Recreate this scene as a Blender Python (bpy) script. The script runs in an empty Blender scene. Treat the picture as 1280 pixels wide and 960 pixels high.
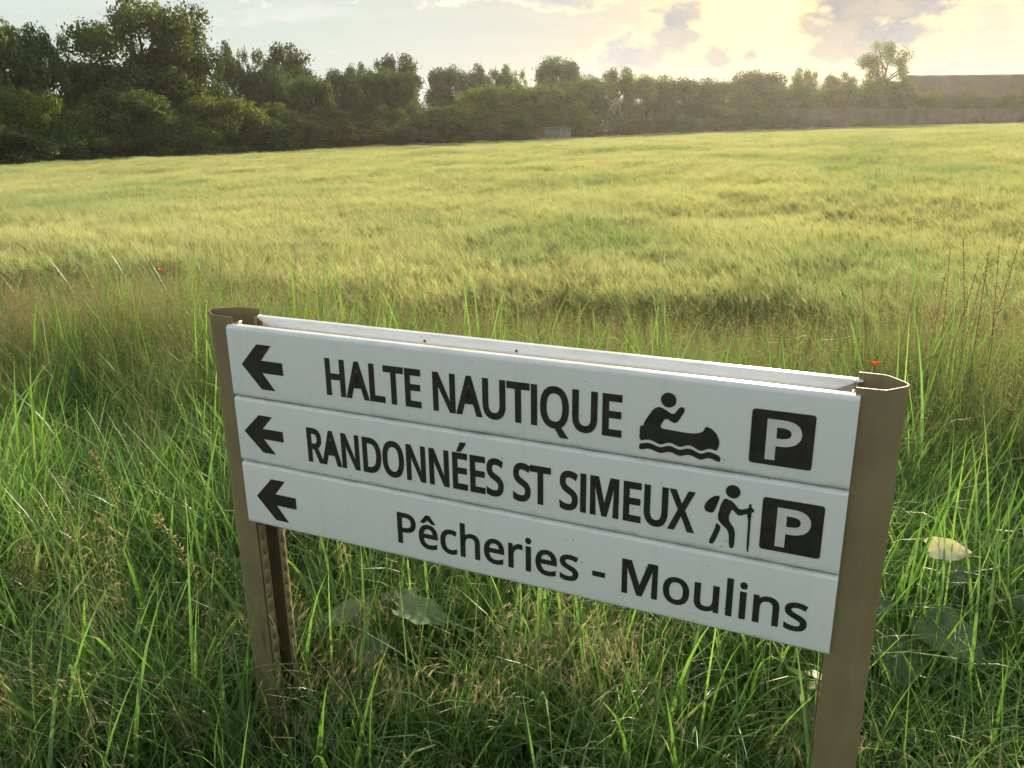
import bpy, bmesh, math, random
import numpy as np
from mathutils import Vector, Matrix
S = bpy.context.scene
COL = S.collection
R = math.radians

# ------------------------------------------------------------------ camera
EYE = 1.65
PITCH, ROLL, FPX = R(17.807), -0.01256, 1040.0      # focal length in pixels of a 1280 px wide frame
def cam_axes():
    f = Vector((0, math.cos(PITCH), -math.sin(PITCH))); r = Vector((1, 0, 0)); u = r.cross(f)
    c, s = math.cos(ROLL), math.sin(ROLL)
    return r*c + u*s, u*c - r*s, f
CR, CU, CF = cam_axes()
cam = bpy.data.cameras.new('camera'); cam_o = bpy.data.objects.new('camera', cam); COL.objects.link(cam_o)
cam.sensor_fit = 'HORIZONTAL'; cam.sensor_width = 36; cam.lens = 36*FPX/1280
cam.clip_start = 0.05; cam.clip_end = 4000
M = Matrix((CR, CU, -CF)).transposed().to_4x4(); M.translation = Vector((0, 0, EYE))
cam_o.matrix_world = M
S.camera = cam_o
S.render.resolution_x, S.render.resolution_y = 1024, 768
def ray(px, py):
    d = CR*(px-640)/FPX - CU*(py-480)/FPX + CF
    d.normalize(); return d

# ------------------------------------------------------------------ sky, sun, exposure
SUN_EL, SUN_AZ = R(13.0), R(18.1)                    # azimuth from +Y towards +X
SUN_DIR = Vector((math.sin(SUN_AZ)*math.cos(SUN_EL), math.cos(SUN_AZ)*math.cos(SUN_EL), math.sin(SUN_EL)))
S.view_settings.view_transform = 'Standard'; S.view_settings.look = 'None'
S.view_settings.exposure = 1.04; S.view_settings.gamma = 1.0; S.view_settings.use_curve_mapping = False
SKY_STRENGTH = 0.10
sun = bpy.data.lights.new('sun', 'SUN'); sun.energy = 5.0; sun.angle = R(1.0); sun.color = (1.0, 0.84, 0.60)
sun_o = bpy.data.objects.new('sun', sun); COL.objects.link(sun_o)
sun_o.rotation_euler = SUN_DIR.to_track_quat('Z', 'Y').to_euler(); sun_o.location = SUN_DIR*50

class NT:
    """small helper that writes node trees"""
    def __init__(self, tree): self.t = tree; self.n = tree.nodes; self.l = tree.links
    def node(self, typ, **kw):
        nd = self.n.new(typ)
        for k, v in kw.items(): setattr(nd, k, v)
        return nd
    def set(self, sock, v):
        if hasattr(v, 'is_output') or isinstance(v, bpy.types.NodeSocket): self.l.new(v, sock)
        elif isinstance(v, (tuple, list)) and sock.type == 'RGBA' and len(v) == 3: sock.default_value = (*v, 1)
        else: sock.default_value = v
    def math(self, op, a, b=0.0, c=0.0, clamp=False):
        nd = self.node('ShaderNodeMath', operation=op, use_clamp=clamp)
        for i, v in enumerate((a, b, c)): self.set(nd.inputs[i], v)
        return nd.outputs[0]
    def vmath(self, op, a, b=(0, 0, 0), out=0):
        nd = self.node('ShaderNodeVectorMath', operation=op)
        self.set(nd.inputs[0], a); self.set(nd.inputs[1], b)
        return nd.outputs[out]
    def mix(self, fac, a, b, blend='MIX'):
        nd = self.node('ShaderNodeMix', data_type='RGBA', blend_type=blend)
        self.set(nd.inputs[0], fac); self.set(nd.inputs[6], a); self.set(nd.inputs[7], b)
        return nd.outputs[2]
    def ss(self, v, lo, hi, a=0.0, b=1.0):
        nd = self.node('ShaderNodeMapRange', interpolation_type='SMOOTHSTEP')
        for i, x in enumerate((v, lo, hi, a, b)): self.set(nd.inputs[i], x)
        return nd.outputs[0]
    def noise(self, vec, scale, detail=4, rough=0.55, dist=0.0):
        nd = self.node('ShaderNodeTexNoise')
        if vec is not None: self.l.new(vec, nd.inputs['Vector'])
        nd.inputs['Scale'].default_value = scale; nd.inputs['Detail'].default_value = detail
        nd.inputs['Roughness'].default_value = rough; nd.inputs['Distortion'].default_value = dist
        return nd.outputs['Fac']
    def comb(self, x, y, z):
        nd = self.node('ShaderNodeCombineXYZ')
        for i, v in enumerate((x, y, z)): self.set(nd.inputs[i], v)
        return nd.outputs[0]

W = bpy.data.worlds.new('World'); S.world = W; W.use_nodes = True
def build_world():
    n = NT(W.node_tree); n.n.clear()
    out = n.node('ShaderNodeOutputWorld'); bg = n.node('ShaderNodeBackground')
    n.l.new(bg.outputs[0], out.inputs[0]); bg.inputs['Strength'].default_value = SKY_STRENGTH
    sky = n.node('ShaderNodeTexSky', sky_type='NISHITA', sun_disc=False, sun_elevation=SUN_EL, sun_rotation=SUN_AZ,
                 air_density=1.0, dust_density=1.6, ozone_density=1.0)
    d = n.vmath('NORMALIZE', n.node('ShaderNodeTexCoord').outputs['Generated'])
    sp = n.node('ShaderNodeSeparateXYZ'); n.l.new(d, sp.inputs[0])
    az = n.math('MULTIPLY', n.math('ARCTAN2', sp.outputs[0], sp.outputs[1]), 57.2958)
    el = n.math('MULTIPLY', n.math('ARCSINE', sp.outputs[2]), 57.2958)
    cosang = n.vmath('DOT_PRODUCT', d, tuple(SUN_DIR), out=1)
    near = n.math('POWER', n.math('MAXIMUM', cosang, 0.0), 22.0)
    nearer = n.math('POWER', n.math('MAXIMUM', cosang, 0.0), 110.0)
    # noise in direction space (no seam in front of the camera or behind)
    flat = n.vmath('MULTIPLY', d, (1.0, 1.0, 1.9))
    fb = n.noise(flat, 13.0, 9, 0.60, 0.2)
    fine = n.noise(flat, 46.0, 6, 0.6)
    # cumulus: (azimuth, elevation, half width, half height, amount) in degrees
    blobs = [(20.6, 6.2, 4.8, 4.2), (24.6, 6.4, 5.0, 4.2), (22.4, 4.4, 6.4, 2.4), (31.2, 4.2, 4.2, 3.0), (33.5, 6.5, 3.0, 3.0),
             (13.3, 3.2, 1.5, 1.1), (10.4, 5.4, 1.9, 1.7), (7.4, 3.6, 3.0, 1.5), (4.0, 2.4, 2.6, .8), (-4.5, 7.9, 9.5, 1.3),
             (2.5, 7.0, 4.0, .7), (15.2, 3.5, .8, .7), (-4.0, 1.6, 5.0, .5), (27.5, 2.2, 5.0, .7), (9.0, 9.6, 6, 1.2),
             (42, 6, 6, 3), (55, 9, 9, 4), (75, 7, 8, 4), (-40, 9, 9, 2.0), (-62, 7, 9, 3), (-85, 10, 10, 4), (105, 12, 12, 5),
             (140, 9, 12, 4), (-125, 12, 12, 5), (-160, 8, 10, 4), (30, 17, 10, 4), (-15, 19, 12, 3), (0, 32, 20, 6), (60, 26, 14, 6), (-60, 28, 16, 6),
             (120, 30, 18, 7), (-130, 30, 18, 7), (175, 24, 14, 6)]
    best = None
    for (a, e, wa, we) in blobs:
        x = n.math('MULTIPLY', n.math('SUBTRACT', az, a), 1/wa); y = n.math('MULTIPLY', n.math('SUBTRACT', el, e), 1/we)
        v = n.math('SQRT', n.math('ADD', n.math('MULTIPLY', x, x), n.math('MULTIPLY', y, y)))
        v = n.math('SUBTRACT', 1.0, v)
        best = v if best is None else n.math('MAXIMUM', best, v)
    best = n.math('MAXIMUM', best, -1.5)
    big = n.noise(flat, 6.0, 3, 0.5, 0.6)
    raw = n.math('ADD', best, n.math('MULTIPLY', n.math('SUBTRACT', fb, 0.5), 3.8))
    raw = n.math('ADD', raw, n.math('MULTIPLY', n.math('SUBTRACT', big, 0.5), 1.5))
    raw = n.math('ADD', raw, n.math('MULTIPLY', n.math('SUBTRACT', fine, 0.5), 1.1))
    dens = n.ss(raw, -0.10, 0.28)
    thick = n.ss(raw, 0.12, 0.75)
    # thin high streaks
    stretch = n.vmath('MULTIPLY', d, (2.2, 2.2, 22.0))
    streak = n.ss(n.noise(stretch, 3.2, 7, 0.6, 0.3), 0.46, 0.74)
    # colours (divided by the strength of the background)
    k = 1.0/SKY_STRENGTH
    clear = sky.outputs[0]
    milky = n.mix(near, tuple(c*k for c in (0.335, 0.37, 0.35)), tuple(c*k for c in (0.20, 0.175, 0.135)))
    clear = n.mix(n.ss(cosang, -.3, .85, .50, .97), clear, milky)   # the blue is veiled towards the sun
    stc = n.mix(near, tuple(c*k for c in (0.43, 0.415, 0.35)), tuple(c*k for c in (0.38, 0.33, 0.23)))
    clear = n.mix(n.math('MULTIPLY', streak, 0.6), clear, stc)
    lit = n.mix(near, tuple(c*k for c in (0.56, 0.52, 0.45)), tuple(c*k for c in (0.52, 0.37, 0.16)))
    body = n.mix(near, tuple(c*k for c in (0.38, 0.41, 0.44)), tuple(c*k for c in (0.135, 0.13, 0.145)))
    # faint broken grey layer low in the sky
    wisp = n.math('MULTIPLY', n.ss(n.noise(n.vmath('MULTIPLY', d, (1.0, 1.0, 4.2)), 9.0, 8, 0.62, 0.3), 0.50, 0.66), n.ss(el, 16.0, 4.0, 0.0, 0.55))
    clear = n.mix(wisp, clear, n.mix(0.35, body, lit))
    cloud = n.mix(thick, lit, n.mix(n.math('MULTIPLY', n.ss(fb, .42, .62), .55), body, n.mix(0.5, body, lit)))
    col = n.mix(n.math('MULTIPLY', dens, 0.95), clear, cloud)
    glow = n.mix(nearer, (0, 0, 0), tuple(c*k for c in (0.42, 0.28, 0.10)))
    glow = n.mix(thick, glow, (0, 0, 0))
    col = n.mix(1.0, col, glow, 'ADD')
    # below the horizon: plain dim ground tone
    n.l.new(n.mix(n.ss(el, -3.0, -0.5), (0.9, 0.95, 0.5), col), bg.inputs['Color'])
build_world()
S.cycles.max_bounces = 9; S.cycles.diffuse_bounces = 6; S.cycles.transmission_bounces = 6; S.cycles.glossy_bounces = 2
S.cycles.transparent_max_bounces = 4; S.cycles.volume_bounces = 0
S.cycles.use_denoising = True; S.cycles.use_adaptive_sampling = True; S.cycles.adaptive_threshold = .02

# ------------------------------------------------------------------ general helpers
def tag(o, label=None, cat=None, group=None, kind=None):
    for k, v in (('label', label), ('category', cat), ('group', group), ('kind', kind)):
        if v: o[k] = v
    return o
def empty(name, loc, rz=0.0):
    o = bpy.data.objects.new(name, None); COL.objects.link(o); o.location = loc; o.rotation_euler = (0, 0, rz)
    o.empty_display_size = 0.1
    return o
def link(name, me, mat=None, parent=None, loc=None):
    o = bpy.data.objects.new(name, me); COL.objects.link(o)
    if mat and not me.materials: me.materials.append(mat)
    if parent: o.parent = parent
    if loc: o.location = loc
    return o
def np_mesh(name, verts, faces, attrs=None, smooth=False):
    """verts (N,3); faces: (F,k) array of one polygon size, or a list of such arrays"""
    if not isinstance(faces, list): faces = [faces]
    me = bpy.data.meshes.new(name)
    verts = np.asarray(verts, np.float32)
    me.vertices.add(len(verts)); me.vertices.foreach_set('co', verts.ravel())
    loops = np.concatenate([np.asarray(f, np.int32).ravel() for f in faces])
    sizes = np.concatenate([np.full(len(f), np.asarray(f).shape[1], np.int32) for f in faces])
    me.loops.add(len(loops)); me.loops.foreach_set('vertex_index', loops)
    me.polygons.add(len(sizes))
    me.polygons.foreach_set('loop_start', np.concatenate([[0], np.cumsum(sizes)[:-1]]).astype(np.int32))
    me.polygons.foreach_set('loop_total', sizes)
    if smooth: me.polygons.foreach_set('use_smooth', np.ones(len(sizes), bool))
    me.update(calc_edges=True)
    for k, v in (attrs or {}).items():
        a = me.color_attributes.new(k, 'FLOAT_COLOR', 'POINT')
        c = np.ones((len(verts), 4), np.float32); c[:, :v.shape[1]] = v
        a.data.foreach_set('color', c.ravel())
    me.validate()
    return me
def bm_mesh(name, bm):
    me = bpy.data.meshes.new(name); bmesh.ops.recalc_face_normals(bm, faces=bm.faces); bm.to_mesh(me); bm.free(); return me
def box(bm, x0, x1, y0, y1, z0, z1):
    v = [bm.verts.new(p) for p in ((x0,y0,z0),(x1,y0,z0),(x1,y1,z0),(x0,y1,z0),(x0,y0,z1),(x1,y0,z1),(x1,y1,z1),(x0,y1,z1))]
    for f in ((0,3,2,1),(4,5,6,7),(0,1,5,4),(1,2,6,5),(2,3,7,6),(3,0,4,7)): bm.faces.new([v[i] for i in f])
def tube_np(pts, radii, sides=6):
    pts = [Vector(p) for p in pts]; V = []; F = []
    for i, p in enumerate(pts):
        d = (pts[min(i+1, len(pts)-1)] - pts[max(i-1, 0)]).normalized()
        a = d.orthogonal().normalized() if abs(d.z) > .99 else d.cross(Vector((0, 0, 1))).normalized()
        b = d.cross(a)
        for k in range(sides):
            t = 2*math.pi*k/sides
            V.append(p + (a*math.cos(t) + b*math.sin(t))*radii[i])
    for i in range(len(pts)-1):
        for k in range(sides):
            k2 = (k+1) % sides
            F.append((i*sides+k, i*sides+k2, (i+1)*sides+k2, (i+1)*sides+k))
    return np.array([tuple(v) for v in V]), np.array(F)
def join_np(parts):
    V, F, o = [], [], 0
    for v, f in parts:
        V.append(v); F.append(f+o); o += len(v)
    return np.concatenate(V), np.concatenate(F)

# ------------------------------------------------------------------ materials
def mat(name):
    m = bpy.data.materials.new(name); m.use_nodes = True
    n = NT(m.node_tree); n.n.clear()
    out = n.node('ShaderNodeOutputMaterial')
    return m, n, out
def pbr(name, col, rough=0.6, noise_scale=None, col2=None, bump=0.0, bump_scale=60, spec=0.5, coat=0.0, lo=.35, hi=.65):
    m, n, out = mat(name)
    p = n.node('ShaderNodeBsdfPrincipled'); n.l.new(p.outputs[0], out.inputs[0])
    tc = n.node('ShaderNodeTexCoord').outputs['Object']
    if noise_scale: n.l.new(n.mix(n.ss(n.noise(tc, noise_scale, 6), lo, hi), col, col2), p.inputs['Base Color'])
    else: n.set(p.inputs['Base Color'], col)
    p.inputs['Roughness'].default_value = rough; p.inputs['Specular IOR Level'].default_value = spec
    p.inputs['Coat Weight'].default_value = coat; p.inputs['Coat Roughness'].default_value = .12
    if bump:
        b = n.node('ShaderNodeBump'); b.inputs['Strength'].default_value = bump; b.inputs['Distance'].default_value = .01
        n.l.new(n.noise(tc, bump_scale, 5), b.inputs['Height']); n.l.new(b.outputs[0], p.inputs['Normal'])
    return m
def leafy(name, cols, trans=0.45, gloss=0.04, tint=False, world_noise=None, rough=.45, warm=(1.25, 1.15, .55)):
    """leaf material: colours picked per leaf (attribute rnd.r); light passes through"""
    m, n, out = mat(name)
    at = n.node('ShaderNodeAttribute', attribute_name='rnd'); sp = n.node('ShaderNodeSeparateColor'); n.l.new(at.outputs['Color'], sp.inputs[0])
    ramp = n.node('ShaderNodeValToRGB'); cr = ramp.color_ramp
    while len(cr.elements) < len(cols): cr.elements.new(.5)
    for i, c in enumerate(cols): cr.elements[i].position = i/(len(cols)-1); cr.elements[i].color = (*c, 1)
    n.l.new(sp.outputs[0], ramp.inputs[0]); col = ramp.outputs[0]
    info = n.node('ShaderNodeObjectInfo')
    v = n.math('MULTIPLY_ADD', info.outputs['Random'], .3, .85)
    col = n.mix(1.0, col, n.comb(v, v, v), 'MULTIPLY')
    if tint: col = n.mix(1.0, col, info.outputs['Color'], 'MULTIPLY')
    if world_noise:
        sc, c2, lo, hi = world_noise
        pos = n.node('ShaderNodeNewGeometry').outputs['Position']
        col = n.mix(n.ss(n.noise(pos, sc, 4), lo, hi), col, n.mix(1.0, col, c2, 'MULTIPLY'))
    df = n.node('ShaderNodeBsdfDiffuse'); tr = n.node('ShaderNodeBsdfTranslucent'); gl = n.node('ShaderNodeBsdfGlossy')
    gl.inputs['Roughness'].default_value = rough
    n.l.new(col, df.inputs[0]); n.l.new(n.mix(1.0, col, warm, 'MULTIPLY'), tr.inputs[0])
    m1 = n.node('ShaderNodeMixShader'); m1.inputs[0].default_value = trans; n.l.new(df.outputs[0], m1.inputs[1]); n.l.new(tr.outputs[0], m1.inputs[2])
    m2 = n.node('ShaderNodeMixShader'); m2.inputs[0].default_value = gloss; n.l.new(m1.outputs[0], m2.inputs[1]); n.l.new(gl.outputs[0], m2.inputs[2])
    n.l.new(m2.outputs[0], out.inputs[0])
    return m

# ------------------------------------------------------------------ terrain
AZ = np.radians([-60, -30.6, -17.3, 0.2, 19.0, 30.6, 60]); DIST = np.array([55, 62, 76, 100, 135, 160, 190.])
HFAR = np.array([-1.3, -1.5, -1.62, -1.65, -1.2, -0.92, -0.4])
def sstep(a, b, x):
    t = np.clip((x-a)/(b-a), 0, 1); return t*t*(3-2*t)
def field_edge(x):                                    # verge / barley boundary
    return np.where(x < 0, 5.9-0.36*x, 5.9-0.24*np.minimum(x, 4.0)) + .18*np.sin(x*1.7) + .12*np.sin(x*4.1+1)
def ground_h(x, y):
    x, y = np.asarray(x, float), np.asarray(y, float)
    r = np.hypot(x, y); a = np.arctan2(x, y)
    hf = np.interp(a, AZ, HFAR); D = np.interp(a, AZ, DIST)
    front = sstep(-0.3, 0.45, np.cos(a))
    bank = -.28*sstep(-1.3, .5, y-field_edge(x))*front         # the field lies a little below the verge
    return hf*front*sstep(3.0, D*0.92, r) + bank*(1-sstep(20, 50, r))
def build_ground():
    rad = np.concatenate([[0.0], np.geomspace(.6, 262, 66)]); na = 120
    th = np.linspace(0, 2*math.pi, na, endpoint=False)
    X = rad[:, None]*np.sin(th); Y = rad[:, None]*np.cos(th)
    V = np.stack([X, Y, ground_h(X, Y)], -1).reshape(-1, 3)
    i, j = np.meshgrid(np.arange(len(rad)-1), np.arange(na), indexing='ij'); j2 = (j+1) % na
    F = np.stack([i*na+j, (i+1)*na+j, (i+1)*na+j2, i*na+j2], -1).reshape(-1, 4)[na:]
    F3 = np.stack([np.zeros(na, int), na+np.arange(na), na+(np.arange(na)+1) % na], -1)
    m = pbr('soil_and_thatch', (.07, .075, .025), .95, 1.6, (.12, .10, .045), bump=.6, bump_scale=14)
    tag(link('ground', np_mesh('ground', V, [F, F3], smooth=True), m), kind='structure')
build_ground()
def place(px, dist):
    """world x, y of a picture column at a horizontal distance"""
    d = ray(px, 165); h = math.hypot(d.x, d.y)
    x, y = d.x/h*dist, d.y/h*dist
    return x, y, float(ground_h(x, y))
def height_at(px, py, dist, g):
    d = ray(px, py); return EYE + dist*d.z/math.hypot(d.x, d.y) - g
def line_dist(px):
    d = ray(px, 165); return float(np.interp(math.atan2(d.x, d.y), AZ, DIST))

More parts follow.
